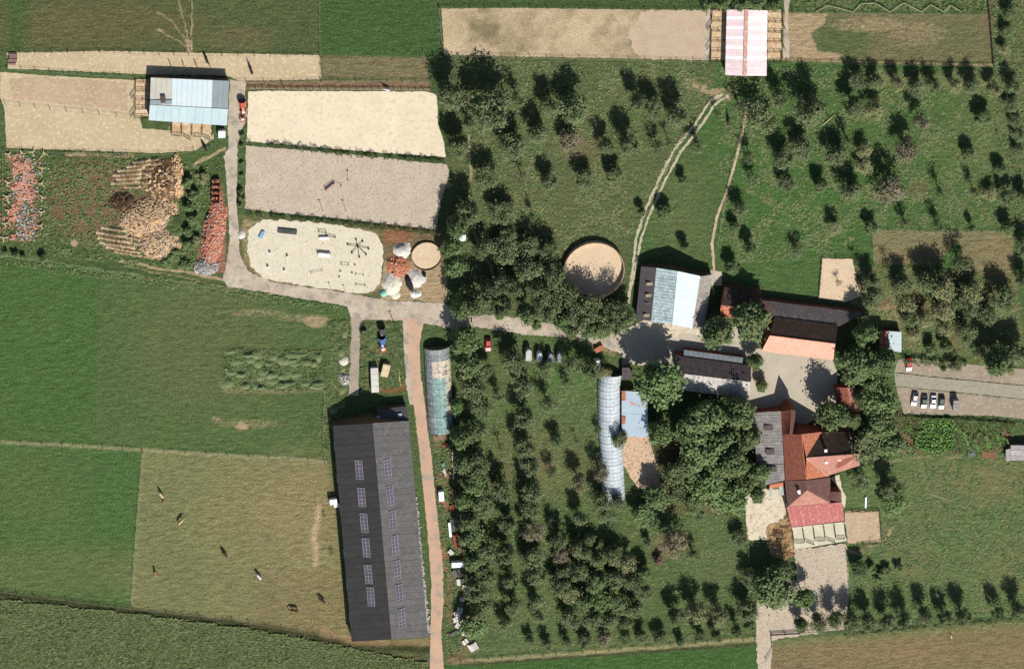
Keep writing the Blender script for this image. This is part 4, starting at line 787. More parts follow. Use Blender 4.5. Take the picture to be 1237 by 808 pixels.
grove('in the orchard column beside the dense belt', [(600, 478, 9, 7, 'thin'), (585, 448, 9, 7, O_), (608, 592, 12, 9, O_), (613, 632, 11, 8, O_), (612, 669, 12, 9, O_), (616, 699, 10, 8, O_), (620, 733, 10, 8.5, F_), (612, 753, 9, 6, F_), (604, 540, 6, 6, 'bare')], by='y')
grove('in the middle orchard column', [(617, 438, 14, 8, O_), (633, 467, 12, 8, O_), (634, 505, 12, 8.5, O_), (634, 540, 13, 8.5, O_), (640, 562, 11, 8, F_), (641, 594, 13, 9, F_), (640, 614, 11, 8, O_), (644, 641, 13, 9, 'red'), (645, 673, 13, 8.5, O_), (647, 693, 12, 8, O_), (648, 726, 10, 8, F_), (650, 745, 8, 6, F_)], by='y')
grove('in the fourth orchard column', [(662, 490, 11, 8.5, 'thin'), (660, 445, 10, 6, F_), (672, 533, 8, 6, F_), (667, 571, 7, 6.5, 'thin'), (675, 650, 10, 8, O_), (677, 669, 11, 7, 'red'), (676, 706, 12, 8, F_), (681, 687, 9, 7, O_), (666, 628, 5, 6, 'bare')], by='y')
grove('right of the fourth orchard column', [(699, 582, 10, 9, 'red'), (700, 626, 9, 8, F_), (696, 532, 4, 4.5, 'bare'), (725, 571, 10, 8, 'red'), (728, 605, 11, 8, O_), (722, 520, 5, 4, 'thin'), (732, 622, 12, 7, 'thin'), (745, 606, 9, 7, O_), (690, 441, 13, 8, 'thin'), (712, 446, 12, 8, O_), (730, 450, 8, 5, 'scrub'), (685, 462, 8, 5, 'thin')], by='y')
grove('in the thick cluster of the lower orchard', [(703, 662, 12, 8, O_), (722, 674, 12, 8, D_), (741, 668, 12, 8, F_), (756, 681, 12, 8, 'scrub'), (700, 691, 12, 8, F_), (720, 701, 13, 8.5, D_), (743, 700, 12, 8, F_), (762, 703, 12, 8, O_), (690, 717, 12, 8, 'scrub'), (706, 725, 12, 8, D_), (727, 724, 12, 8, 'bright'), (746, 729, 12, 8, F_), (766, 734, 11, 7.5, O_), (691, 746, 12, 7, O_), (716, 747, 12, 7, O_), (738, 750, 10, 7, F_), (778, 692, 10, 6.5, D_), (777, 715, 10, 7.5, O_), (712, 650, 8, 6, F_), (755, 752, 9, 6, O_)])
grove('scattered over the right half of the lower orchard', [(777, 622, 15, 6, 'bright'), (815, 654, 16, 10, 'red'), (838, 670, 10, 6.5, 'thin'), (782, 655, 5, 3.6, O_), (790, 632, 8, 5, D_), (843, 622, 10, 5, D_), (818, 745, 10, 8, O_), (842, 741, 13, 10, 'scrub'), (868, 742, 11, 9, 'scrub'), (797, 769, 9, 5, O_), (866, 768, 7, 7, F_), (889, 762, 7, 7.5, F_), (846, 768, 7, 5, O_), (905, 755, 7, 5, D_)])
grove('in the lowest orchard row', [(640, 773, 6, 4.5, F_), (661, 779, 7, 5, F_), (684, 775, 7, 5, O_), (706, 774, 9, 5, O_), (730, 770, 10, 6, 'red'), (754, 769, 8, 6, O_), (775, 769, 8, 5, O_), (822, 775, 6, 4, F_)])
tree(794, 677, 7, 3, 'purple', 'purple leaved bush in the grass of the lower orchard', None, 'bush', 'bush')
tree(1140, 446, 4, 2.6, 'bush', 'small green bush on the gravel behind the parking', None, 'bush', 'bush')
tree(438.5, 402, 5, 2.2, 'dark' if 0 else 'bush', 'round dark bush at the head of the grey service lane', None, 'bush', 'bush')
tree(401, 668, 4, 2, 'bare', 'tiny leafless bush beside the left wall of the long barn', None, 'bush', 'bush')
tree(391.5, 622, 3, 1.6, 'bare', 'tiny dry bush below the white tanks', None, 'bush', 'bush')
grove('on the verge between road and arenas', [(292, 164, 3.5, 1.6, 'bush'), (292, 176, 3, 1.4, 'bush'), (291, 232, 4, 2.2, 'bush'), (292, 240, 5, 2.6, 'bush'), (290, 248, 4, 2.2, 'bush'), (292, 198, 3, 1.2, 'bush'), (292, 212, 3, 1.2, 'bush')], by='y', noun='bush', name='bush', cat='bush')
grove('on the strip below the wood chip heap', [(6, 305, 4, 2, 'bush'), (19, 309, 5, 2.4, 'bush'), (28, 310, 4, 2, 'bush'), (52, 313, 6, 3, 'bush'), (210, 310, 9, 2.4, 'bush'), (225, 322, 8, 2, 'bush'), (200, 318, 7, 1.8, 'bush')], noun='bush', name='bush', cat='bush')
grove('in the overgrown strip left of the brick heap', [(226, 222, 8, 3, 'bush'), (234, 235, 8, 3.2, 'bush'), (227, 250, 7, 3, 'bush'), (233, 265, 8, 3, 'bush'), (226, 280, 7, 2.8, 'bush'), (229, 295, 8, 3, 'bush'), (243, 215, 7, 2.6, 'scrubbush'), (238, 290, 5, 2.4, 'scrubbush'), (205, 268, 8, 1.8, 'bush'), (213, 282, 6, 1.8, 'bush')], by='y', noun='bush', name='bush', cat='bush')
# clipped hedges: leaf faces over a bar
def hedge(label, P, wd, h, m, dens_=26, seed=1, gaps=()):
    r = np.random.RandomState(seed); pts = [G(*p) for p in P]; o = pts[0]; root = empty('hedge', o, 0, label, 'hedge'); Vs = []; n_ = 0
    L = sum((b-a).length for a, b in zip(pts, pts[1:])); acc = 0
    for a, b in zip(pts, pts[1:]):
        l = (b-a).length; d = (b-a)/l; s_ = Vector((-d.y, d.x, 0)); n = int(l*dens_*max(1, h))
        for i in range(n):
            t = r.rand(); g = (acc+t*l)/L
            if any(x <= g <= y for x, y in gaps): continue
            wv = .75+.3*math.sin(t*l*1.7)+.15*math.sin(t*l*4.3); u = (r.rand()-.5)*wd; z = r.rand()**.6*h*wv
            c = a + d*(t*l) + s_*u*wv + Vector((0, 0, z)) - o; nn = Vector((u*2+r.randn()*.5, r.randn()*.5, .4+r.rand())).normalized()
            tt = nn.cross(Vector(r.randn(3))).normalized(); ss = nn.cross(tt); z_ = .16*(.7+.8*r.rand())
            Vs += [c-tt*z_, c-ss*z_*.7, c+tt*z_, c+ss*z_*.7]
        acc += l
    mb = MB(); mb.v = [tuple(v) for v in Vs]; mb.f = [(i, i+1, i+2, i+3) for i in range(0, len(Vs), 4)]; mb.m = [0]*len(mb.f)
    mb.build('foliage', m, root, kind='stuff')
    st_ = MB(); acc = 0
    for a, b in zip(pts, pts[1:]):
        l = (b-a).length
        for i in range(max(2, int(l/1.5))):
            p = a.lerp(b, (i+.5)/max(2, int(l/1.5)))-o; st_.tube([p, p+Vector((.1, 0, h*.7))], [.05, .02], 4)
    st_.build('stems', M_BARK, root, kind='stuff')
hedge('low dark hedge between the cream arena and the grey arena', [(299, 171), (345, 176), (430, 186), (537, 194)], 1.5, 1.6, L_DARK, 34, 2, [(.02, .1), (.53, .55), (.66, .69), (.74, .76)])
hedge('low dark hedge below the grey sand arena', [(298, 257), (360, 263), (430, 270), (530, 281)], 1.5, 1.5, L_DARK, 34, 3, [(.03, .05), (.08, .12), (.2, .23)])
hedge('tall dark hedge along the top of the parking', [(1090, 434), (1115, 435), (1140, 438), (1168, 438)], 1.6, 2.6, L_DENSE, 30, 4)
hedge('dark hedge between the cars and the vegetable garden', [(1084, 503), (1140, 506), (1172, 508), (1200, 510), (1225, 513)], 1.5, 1.5, L_DENSE, 30, 5)
hedge('ragged hedge at the bottom right field edge', [(1020, 768), (1080, 762), (1120, 757), (1180, 752), (1237, 748)], 1.6, 1.3, L_DENSE, 22, 6)
hedge('overgrown hedge right of the cream arena', [(534, 112), (537, 140), (540, 165), (543, 190)], 2.6, 1.5, L_DENSE, 18, 7)
hedge('thin overgrown bank under the small left paddock', [(60, 186), (100, 184), (160, 190)], 1.2, .7, L_DENSE, 18, 8)
# ================================================================ fences
def fence(label, P, h=1.2, step=3.0, rails=(1.1, .6), pt=.14, rt_=.09, m=None, cat='fence', name='fence', rm=None, group=None):
    m = m or M_RAIL; pts = [G(*p) for p in P]; o = pts[0]; root = empty(name, o, 0, label, cat, group); pm = MB(); pm.box((0, 0, h/2-.15), (pt, pt, h+.3)); pme = pm.mesh('post', m)
    tops = []
    for a, b in zip(pts, pts[1:]):
        n = max(1, round((b-a).length/step))
        for i in range(n): tops.append(a.lerp(b, i/n))
    tops.append(pts[-1]); r = random.Random(len(tops))
    for i, t in enumerate(tops):
        if i < 280: q = link('post', pme, root); q.location = t-o; q.rotation_euler = (r.uniform(-.06, .06), r.uniform(-.06, .06), r.uniform(0, 1)); q.scale = (1, 1, r.uniform(.9, 1.2))
    for z in rails:
        rb = MB()
        for a, b in zip(tops, tops[1:]): rb.bar(a-o+Vector((0, 0, z)), b-o+Vector((0, 0, z)), rt_, rt_)
        rb.build('rail', rm or m, root)
    return root
WIRE = mat('fence_tape', lin(160, 156, 136), lin(146, 142, 122), bump=0)
M_ZIG = mat('pale_pole', lin(170, 164, 136), bump=0)
wire = dict(rails=(1.15, .7), rt_=.03, rm=WIRE, step=4.5)
fence('post fence along the top edge of the long tan paddock', [(4, 63), (120, 62), (228, 66), (386, 67)], **wire)
fence('post fence dividing the two small tan paddocks', [(8, 82), (60, 86), (110, 90), (162, 92)], **wire)
fence('post fence across the lower left tan paddock', [(6, 125), (60, 131), (120, 137), (162, 142)], **wire)
fence('post fence along the bottom of the left tan paddock', [(5, 180), (50, 183), (120, 184), (170, 186), (215, 185), (253, 178), (258, 172)], **wire)
fence('post fence above the cream sand arena', [(276, 98), (340, 99), (388, 97), (450, 97), (520, 98)], **wire)
fence('rail fence right above the cream arena edge', [(300, 106), (360, 107), (440, 107), (520, 108)], rails=(.9, .5), step=2.2, rm=WIRE)
fence('post fence between the green fields at the top', [(232, -4), (231, 30), (231, 62)], **wire)
fence('post fence beside the dark green field at the top', [(386, -4), (386, 40), (387, 97)], **wire)
fence('post fence left of the patchy paddock', [(530, 8), (532, 40), (536, 68)], **wire)
fence('post fence above the patchy paddock', [(531, 9), (640, 9), (760, 11), (853, 12)], **wire)
fence('post fence below the patchy paddock', [(537, 66), (640, 69), (760, 71), (857, 74)], **wire)
fence('post fence above the grassy upper right paddock', [(957, 15), (1060, 16), (1195, 18)], **wire)
fence('post fence below the grassy upper right paddock', [(950, 74), (1060, 77), (1200, 79), (1232, 81)], **wire)
fence('zigzag pole fence at the top edge', [(985, 14), (1000, 6), (1030, 14), (1040, 4), (1056, 3), (1075, 14), (1091, 3), (1113, 14), (1124, 5), (1140, 14), (1148, 6), (1162, 14)], h=.8, step=6, rails=(.7,), rt_=.16, rm=M_ZIG)
fence('dark fence closing the right end of the upper paddock', [(1192, -6), (1195, 20), (1200, 79)], h=1.5, step=2.5, rails=(1.3, .8, .4), m=M_DECK)
fence('fence line at the right edge beside the hedge shrubs', [(1228, 84), (1232, 160), (1234, 240)], **wire)
fence('post fence between the upper and lower left fields', [(0, 533), (100, 538), (172, 543), (300, 550), (396, 557)], **{**wire, 'step': 6})
fence('electric fence between the green and tan pasture', [(172, 546), (164, 640), (158, 732)], **{**wire, 'step': 6})
fence('post fence along the ditch above the crop field', [(0, 713), (120, 729), (280, 747), (400, 768)], **{**wire, 'step': 5})
fence('post fence along the bottom of the orchard', [(556, 797), (640, 791), (735, 785), (840, 776), (912, 771)], **{**wire, 'step': 4})
fence('post fence left of the farmyard straw heap', [(899, 605), (902, 650), (907, 700), (911, 745), (913, 776)], **wire)
fence('post fence beside the lower farm paddock', [(1022, 664), (1024, 690), (1026, 720)], **wire)
fence('rail fence round the small square paddock by the stalls', [(1021, 617), (1062, 616), (1065, 654), (1036, 657)], rails=(1.1, .6), step=2)
fence('double rail gate at the bottom of the farm paddock', [(931, 765), (965, 763)], h=1.4, step=4, rails=(1.3, .9, .5), pt=.22, rt_=.12, m=M_DECK, name='field_gate', cat='gate')
fence('rail fence from the farm gate to the lower right', [(965, 763), (1010, 760), (1030, 757)], h=1.2)
fence('leaning pale fence beside the farm exit path', [(931, 765), (933, 782), (925, 796)], h=1.3, rm=WIRE)
fence('post fence along the bottom right field', [(1030, 759), (1090, 753), (1160, 744), (1237, 738)], **wire)
fence('low fence above the vegetable garden', [(1082, 502), (1160, 505), (1237, 512)], h=.8, rails=(.7,), step=3)
fence('fence closing the field beside the red track start', [(392, 470), (390, 520), (392, 556)], **wire)
fence('rail fence on the west side of the small sand square', [(993, 311), (989, 360)], rails=(1, .5), step=1.6, rm=WIRE)
fence('post fence above the small sand square', [(990, 311), (1030, 312)], **wire)
fence('post fence along the rough paddock above the grove', [(1054, 277), (1130, 280), (1224, 279)], **wire)
fence('post fence left of the rough paddock', [(1054, 278), (1055, 318)], **wire)
fence('thin fence below the yard beside the long tunnel', [(752, 594), (820, 594)], h=1.1, step=2.5, rails=(1.0,))
fence('wire fence beside the foot path to the white barn', [(893, 168), (882, 210), (872, 262), (866, 300)], **{**wire, 'step': 6})
fence('thin fence on the left edge by the brick scatter', [(3, 180), (3, 240), (3, 300)], **wire)
# stable pens: partitions of bars
def pens(label, A, B, C_, D, n, h=1.2, mids=True):
    """pen block: front line A-B, wall line D-C_, n partitions"""
    a, b, c, d = (G(*p) for p in (A, B, C_, D)); o = a; root = empty('stable_pens', o, 0, label, 'pen')
    z = lambda v, k: v - o + Vector((0, 0, k))
    pm = MB(); pm.box((0, 0, h/2-.1), (.16, .16, h+.2)); pme = pm.mesh('post', M_DECK)
    for i in range(n+1):
        p, q = a.lerp(b, i/n), d.lerp(c, i/n); mb = MB()
        for k in (.5, h): mb.bar(z(p, k), z(q, k), .09, .08)
        mb.build('partition', M_RUSTBAR if i % 3 == 0 else M_DECK, root)
        for t in (0, .5, 1): s_ = link('post', pme, root); s_.location = p.lerp(q, t)-o
    for i in range(n):
        p, q = a.lerp(b, (i+.12)/n), a.lerp(b, (i+.88)/n); sw = (a-d).normalized()*(1.3 if i % 2 else .15)
        mb = MB()
        for k in (.35, .7, 1.05, h): mb.bar(z(p, k), z(q+sw, k), .06, .06)
        mb.bar(z(q+sw, .3), z(q+sw, h), .1); mb.build('gate', M_DECK, root)
    return root
M_RUSTBAR = mat('rusty_bars', lin(120, 84, 58), lin(98, 70, 50), bump=0)
pens('row of bar pens on the left side of the paddock stable', (164, 98), (163, 141), (181, 141), (182, 98), 4)
pens('row of bar pens below the paddock stable', (207, 162), (256, 164), (257, 150), (207, 147), 4)
pens('row of bar pens left of the pink roofed stable', (860, 12), (858, 73), (875, 73), (877, 12), 5)
pens('row of bar pens right of the pink roofed stable', (945, 14), (943, 74), (927, 74), (928, 13), 5)
pens('row of concrete floored stalls below the red sheet roof', (959, 654), (1022, 648), (1020, 632), (957, 640), 5)
for i, x in enumerate((205, 221, 236, 252)):
    fence(f'{ORD[i]} short divider from the left above the paddock stable', [(x+7, 93), (x, 76)], h=1.3, step=2.5, rails=(1.2, .7), pt=.2, rt_=.1, m=M_RAIL, group='dividers above the paddock stable')
# ================================================================ crop field, grass tufts, garden
def scatter(name, P, n, seed, m, hz=(.25, .5), wd=(.15, .35), mask=None, rows=None, label=None, cat=None, blades=2, lay=.4):
    """free-standing leaf clumps spread over polygons given in photo px"""
    r = np.random.RandomState(seed); Vs = []
    for poly in P:
        xs = [p[0] for p in poly]; ys = [p[1] for p in poly]; A = (max(xs)-min(xs))*(max(ys)-min(ys))
        m_ = n; x = r.uniform(min(xs), max(xs), m_); y = r.uniform(min(ys), max(ys), m_); ins = np.zeros(m_, bool)
        if rows:
            sp, sl, ph = rows; v = y - sl*x; v = np.round(v/sp)*sp + r.randn(m_)*.3; y = v + sl*x
        for i in range(len(poly)):
            x1, y1 = poly[i]; x2, y2 = poly[(i+1) % len(poly)]
            if y1 != y2: ins ^= ((y1 > y) != (y2 > y)) & (x < (x2-x1)*(y-y1)/(y2-y1)+x1)
        x, y = x[ins], y[ins]
        if mask is not None: k = mask(x, y, r); x, y = x[k], y[k]
        wx, wy = rays(x, y); k = len(x)
        for b_ in range(blades):
            a = r.rand(k)*6.283; h = r.uniform(*hz, k); w_ = r.uniform(*wd, k); ox, oy = wx + r.randn(k)*.1, wy + r.randn(k)*.1
            dx, dy = np.cos(a), np.sin(a); tx, ty = -dy*r.uniform(.7, 1.6, k)*lay, dx*r.uniform(.7, 1.6, k)*lay
            q = np.stack([np.stack([ox-dx*w_, oy-dy*w_, 0*h], 1), np.stack([ox+dx*w_, oy+dy*w_, 0*h], 1), np.stack([ox+dx*w_*.8+tx, oy+dy*w_*.8+ty, h], 1), np.stack([ox-dx*w_*.6+tx, oy-dy*w_*.6+ty, h*.9], 1)], 1)
            Vs.append(q.reshape(-1, 3))
    V = np.concatenate(Vs); n4 = len(V)//4; me = bpy.data.meshes.new(name); me.vertices.add(len(V)); me.vertices.foreach_set('co', V.ravel()); me.loops.add(len(V)); me.loops.foreach_set('vertex_index', np.arange(len(V)))
    me.polygons.add(n4); me.polygons.foreach_set('loop_start', np.arange(0, len(V), 4)); me.update(); me.validate(); me.materials.append(m)
    return link(name, me, kind='stuff', **({'label': label} if label else {}), **({'cat': cat} if cat else {}))
CROP = mat('crop_leaves', lin(128, 140, 92), lin(114, 128, 80), lin(152, 156, 114), s1=.12, s2=.9, fine=2, amp=.25, t3=(.52, .64), bump=0)
scatter('crop_plants', [[(-60, 714), (0, 724), (150, 740), (300, 759), (390, 776), (470, 792), (515, 800), (515, 860), (-60, 860)]], 90000, 5, CROP, (.3, .7), (.14, .27), lay=.5, rows=(3.1, .05, 0), label='rows of green crop plants in the bottom left field', cat='crop')
T_G = mat('tuft_grass', lin(98, 118, 72), lin(84, 106, 60), lin(134, 134, 94), s1=.15, s2=.8, fine=2, amp=.25, bump=0)
T_Y = mat('tuft_dry_grass', lin(122, 124, 84), lin(108, 114, 74), lin(104, 116, 72), s1=.2, s2=.9, fine=2, amp=.25, bump=0)
cl = lambda s, t, sd: (lambda x, y, r: fbm(x, y, s, sd) > t)
ROUGH = [[(1070, 548), (1260, 548), (1260, 736), (1040, 745), (1030, 668), (1070, 620)]]
MEAD = [[(560, 75), (860, 75), (860, 110), (770, 280), (700, 300), (560, 350)], [(870, 82), (1230, 84), (1230, 275), (1050, 278), (1000, 310), (870, 320)], [(1000, 320), (1230, 330), (1237, 430), (1095, 425), (1045, 380)]]
ORCH = [[(545, 430), (720, 440), (725, 600), (905, 625), (905, 765), (580, 790), (545, 700)]]
BANK = [[(395, 388), (424, 388), (420, 480), (392, 556), (386, 520), (400, 430)], [(272, 422), (390, 424), (392, 470), (275, 472)], [(436, 392), (484, 390), (485, 466), (437, 472)], [(524, 522), (552, 520), (556, 790), (540, 790), (536, 690)], [(0, 186), (150, 190), (262, 200), (255, 330), (0, 304)], [(0, 312), (270, 346), (415, 372), (412, 378), (0, 319)], [(1200, -5), (1237, -5), (1237, 280), (1206, 240)], [(957, -6), (1190, -6), (1194, 15), (957, 12)]]
scatter('grass_tufts', ROUGH, 9000, 1, T_G, (.1, .3), (.15, .4), cl(9, .5, 31)); scatter('dry_grass_tufts', ROUGH, 6000, 2, T_Y, (.1, .25), (.15, .35), cl(12, .52, 41))
scatter('grass_tufts', MEAD, 8000, 3, T_G, (.08, .25), (.15, .35), cl(10, .5, 51)); scatter('dry_grass_tufts', MEAD, 9000, 4, T_Y, (.08, .22), (.15, .35), cl(14, .55, 61))
scatter('grass_tufts', ORCH, 6000, 6, T_G, (.08, .22), (.15, .35), cl(10, .52, 71)); scatter('dry_grass_tufts', ORCH, 5000, 7, T_Y, (.06, .2), (.15, .3), cl(12, .56, 81))
scatter('grass_tufts', BANK, 3500, 8, T_G, (.1, .4), (.2, .4), cl(8, .45, 91)); scatter('dry_grass_tufts', BANK, 2000, 9, T_Y, (.1, .3), (.15, .35), cl(8, .52, 95))
# the humps in the left field
def mound(name, label, cat, c, rx, ry, h, m, seed=0, rz=0, n=30, rough=.35, top=1.0, bits=None, group=None, kind_=None):
    o = G(*c); root = empty(name, o, rz, label, cat, group) if not kind_ else None; r = np.random.RandomState(seed); RX, RY = rx*PXM, ry*PXM/.913
    mb = MB(); k = n; gg = (-1.15+2.3*np.arange(k+1)/k); XX, YY = np.meshgrid(gg, gg, indexing='ij'); NZ = fbm(XX*RX*9+seed*37+500., YY*RY*9+500., 14, seed+5)
    for i in range(k+1):
        for j in range(k+1):
            x, y = -1.15+2.3*i/k, -1.15+2.3*j/k; d = math.hypot(x, y); nz = float(NZ[i, j])
            z = h*max(0, 1-(d+(nz-.5)*.7)**2.)**top*(1+rough*(nz-.5)*3) if d < 1.3 else 0
            mb.v.append((x*RX, y*RY, max(z, 0)-.02 if z <= 0 else z))
    for i in range(k):
        for j in range(k):
            q = (i*(k+1)+j, (i+1)*(k+1)+j, (i+1)*(k+1)+j+1, i*(k+1)+j+1)
            if any(mb.v[t][2] > 0 for t in q): mb.f.append(q); mb.m.append(0)
    if kind_: ob = mb.build(name, m, None, kind=kind_); ob.location = o; ob.rotation_euler = (0, 0, rz); return ob
    mb.build('heap', m, root, smooth=True)
    if bits:
        for bm_, cnt, sz in bits:
            b2 = MB()
            for _ in range(cnt):
                a = r.rand()*6.283; d = r.rand()**.5*1.0; x, y = d*math.cos(a), d*math.sin(a); z = h*max(0, 1-d*d)**top
                b2.box((x*RX, y*RY, z*.98), tuple(sz*(.4+r.rand(3)*1.2)), r.rand()*6.28, tilt=Matrix.Rotation(r.uniform(-.8, .8), 3, 'X') @ Matrix.Rotation(r.uniform(-.6, .6), 3, 'Y'))
            b2.build('debris', bm_, root, kind='stuff')
    return root
M_TURF = mat('turf_hump', lin(104, 122, 78), lin(132, 136, 98), lin(80, 100, 58), s1=.5, s2=1, fine=2, amp=.35, bump=.4)
hr = random.Random(3)
for i in range(42):
    x = 276+hr.random()*112; y = hr.choice([428, 436, 452, 464])+hr.uniform(-4, 4)
    mound('earth_hump', None, None, (x, y), hr.uniform(5, 11), hr.uniform(3, 6), hr.uniform(.5, 1.2), M_TURF, i, kind_='structure', n=16)
for (x, y, a, b_, h) in ((416, 402, 5, 8, .8), (412, 425, 5, 7, .7), (414, 470, 6, 6, .8), (404, 495, 7, 6, .7), (180, 235, 0.1, .1, .1)):
    if a > 1: mound('earth_hump', None, None, (x, y), a, b_, h, M_TURF, int(x), kind_='structure', n=14)
# heaps
WHITEG = mat('pale_gravel', lin(212, 206, 192), lin(190, 184, 172), lin(222, 216, 204), s1=.6, s2=1.5, fine=4, amp=.2, bump=.1)
ORG = mat('orange_soil', lin(182, 118, 84), lin(160, 100, 72), lin(196, 150, 120), s1=.6, s2=1.2, fine=4, amp=.25, bump=.15)
CHIP = mat('wood_chip', lin(200, 164, 120), lin(176, 142, 104), lin(216, 184, 140), s1=.5, s2=1.2, fine=3, amp=.35, bump=.35)
CHIPD = mat('dark_compost', lin(92, 70, 50), lin(118, 92, 68), lin(170, 138, 98), s1=.4, s2=.8, fine=2.5, amp=.4, t3=(.54, .64), bump=.3)
BRK = mat('broken_brick', lin(206, 140, 112), lin(190, 122, 94), lin(208, 166, 142), s1=1, s2=2, fine=4, amp=.25, bump=0)
GRYB = mat('grey_debris', lin(150, 146, 140), lin(196, 192, 184), lin(120, 116, 112), s1=1, s2=2, fine=4, amp=.3, bump=0)
GB = mat('pale_wood_debris', lin(220, 188, 146), lin(196, 160, 118), lin(232, 208, 176), s1=1, s2=2, fine=4, amp=.3, bump=0)
mound('gravel_heap', 'pale grey gravel heap above the orange heap by the small round pen', 'heap', (486, 302), 10, 9, 1.3, WHITEG, 1)
mound('soil_heap', 'orange soil heap left of the small round pen', 'heap', (481, 321), 13, 13, 1.3, ORG, 2, bits=[(BRK, 60, .5)])
mound('sand_heap', 'white sand heap near the right end of the weedy arena', 'heap', (473, 343), 11, 13, 1.6, mat('white_sand', lin(222, 214, 194), lin(208, 200, 180), fine=4, amp=.1, bump=.05), 3)
mound('sand_heap', 'small white heap touching the road below the white sand heap', 'heap', (478, 357), 5, 4, .6, MATS['white_sand'], 4)
mound('gravel_heap', 'grey gravel heap below the small round pen', 'heap', (503, 336), 11, 10, 1.2, WHITEG, 5)
mound('lime_heap', 'bright white lime heap at the road corner', 'heap', (503, 355), 7, 5, .8, mat('lime', lin(232, 230, 222), lin(216, 214, 206), fine=4, amp=.1), 6)
mound('gravel_heap', 'small pale heap at the left end of the weedy arena', 'heap', (291, 283), 5, 6, .7, WHITEG, 7)
mound('sand_heap', 'small white heap on the bank beside the grey lane', 'heap', (416, 458), 7, 7, .9, MATS['white_sand'], 8, bits=[(GRYB, 30, .5)])
mound('sand_heap', 'little pale heap further up the bank beside the grey lane', 'heap', (416, 437), 6, 5, .6, MATS['white_sand'], 9)
mound('brick_rubble_heap', 'long heap of orange brick rubble beside the gravel road', 'rubble heap', (258, 282), 13, 40, 1.9, ORG, 10, rz=-.16, bits=[(BRK, 700, .55), (GRYB, 160, .5)])
mound('concrete_rubble_heap', 'grey and white rubble at the foot of the long brick heap', 'rubble heap', (249, 322), 14, 9, .9, WHITEG, 11, bits=[(GRYB, 260, .6)])
mound('wood_chip_heap', 'large pale wood chip and branch heap in the left waste yard', 'heap', (180, 262), 34, 22, 2.2, CHIP, 12, rz=.3, rough=.6, n=60, bits=[(GB, 1500, .42), (CHIPD, 500, .4), (GRYB, 200, .4)])
mound('wood_chip_heap', 'lower lobe of lumpy pale chips right of the furrowed ground', 'heap', (192, 292), 24, 20, 1.9, CHIP, 13, rz=-.4, rough=.6, n=50, bits=[(GB, 900, .42), (CHIPD, 350, .4), (GRYB, 300, .4)])
mound('compost_heap', 'dark steep compost heap with orange crest under the left paddock', 'heap', (198, 218), 24, 24, 2.4, CHIPD, 14, rough=.4, n=50, bits=[(GB, 120, .5)])
mound('straw_heap', 'orange straw heap at the fence below the paddock stable', 'heap', (214, 212), 7, 26, 1.6, STRAW, 15, rz=.05, rough=.5, bits=[(GB, 160, .5)])
mound('manure_heap', 'dark manure mound left of the pale chip heap', 'heap', (148, 244), 15, 11, 1.1, CHIPD, 16, rough=.9, bits=[(mat('dark_clods', lin(74, 58, 44), lin(110, 88, 66), s1=1, bump=0), 160, .5)])
mound('turf_mound', 'green overgrown mound on the right of the chip heap', 'mound', (208, 270), 13, 16, 1.5, MATS['deep_green_weeds'], 17)
sheet('soiled_straw_floor', [(927, 634), (940, 630), (950, 622), (956, 640), (960, 668), (948, 676), (932, 672), (926, 655)], mat('wet_straw_litter', lin(190, 158, 112), lin(146, 114, 78), lin(92, 72, 52), s1=.35, s2=.6, fine=2.5, amp=.35, t3=(.5, .58), bump=.3), 1.5)
mound('straw_manure_heap', 'golden straw manure heap left of the stall concrete', 'heap', (948, 664), 10, 12, .4, mat('golden_litter', lin(196, 160, 112), lin(150, 112, 72), lin(96, 70, 48), s1=.35, s2=.6, fine=2.5, amp=.35, t3=(.5, .58), bump=.3), 18, rz=.1, rough=1.2, n=50, bits=[(mat('straw_lumps', lin(206, 172, 124), lin(150, 116, 80), s1=1, bump=0), 120, .3)])
mound('manure_heap', 'dark wet hollow manure pile in the golden straw heap', 'heap', (940, 643), 10, 8, .6, CHIPD, 19, rough=1)
for i, (x0, y0, x1, y1) in enumerate([(150, 199, 192, 197), (140, 206, 190, 204), (146, 213, 190, 211), (140, 219, 185, 219), (150, 224, 184, 225)]):
    pass
def ridges(name, label, L, m):
    root = empty(name, G(L[0][0], L[0][1]), 0, label, 'windrow'); o = root.location
    for (x0, y0, x1, y1, w_, h) in L:
        a, b_ = G(x0, y0)-o, G(x1, y1)-o; d = (b_-a); l = d.length; d.normalize(); s_ = Vector((-d.y, d.x, 0)); mb = MB(); n = int(l/.5); r = random.Random(int(x0+y0))
        for i in range(n+1):
            t = i/n; k = math.sin(math.pi*min(1, t*1.4+.05))**.6 if t < .7 else 1; p = a.lerp(b_, t)+s_*r.uniform(-.15, .15); hh = h*k*r.uniform(.7, 1.2)
            mb.v += [tuple(p-s_*w_), tuple(p-s_*w_*.3+Vector((0, 0, hh))), tuple(p+s_*w_*.3+Vector((0, 0, hh*.8))), tuple(p+s_*w_)]
        for i in range(n):
            for j in range(3): q = i*4+j; mb.f.append((q, q+4, q+5, q+1)); mb.m.append(0)
        mb.build('ridge', m, root)
CR = mat('raked_chip_ridge', lin(204, 180, 144), lin(176, 150, 116), lin(218, 198, 164), s1=.5, s2=1.3, fine=3, amp=.3, bump=.15)
ridges('raked_windrows', 'parallel raked ridges of pale debris running left from the dark compost heap', [(152, 201, 196, 197, .7, 1.1), (142, 206, 190, 202, .7, 1.1), (136, 211, 188, 208, .7, 1.2), (140, 216, 186, 213, .7, 1.1), (134, 221, 186, 219, .6, 1), (160, 196, 192, 192, .5, .9), (150, 226, 180, 225, .5, .8)], CR)
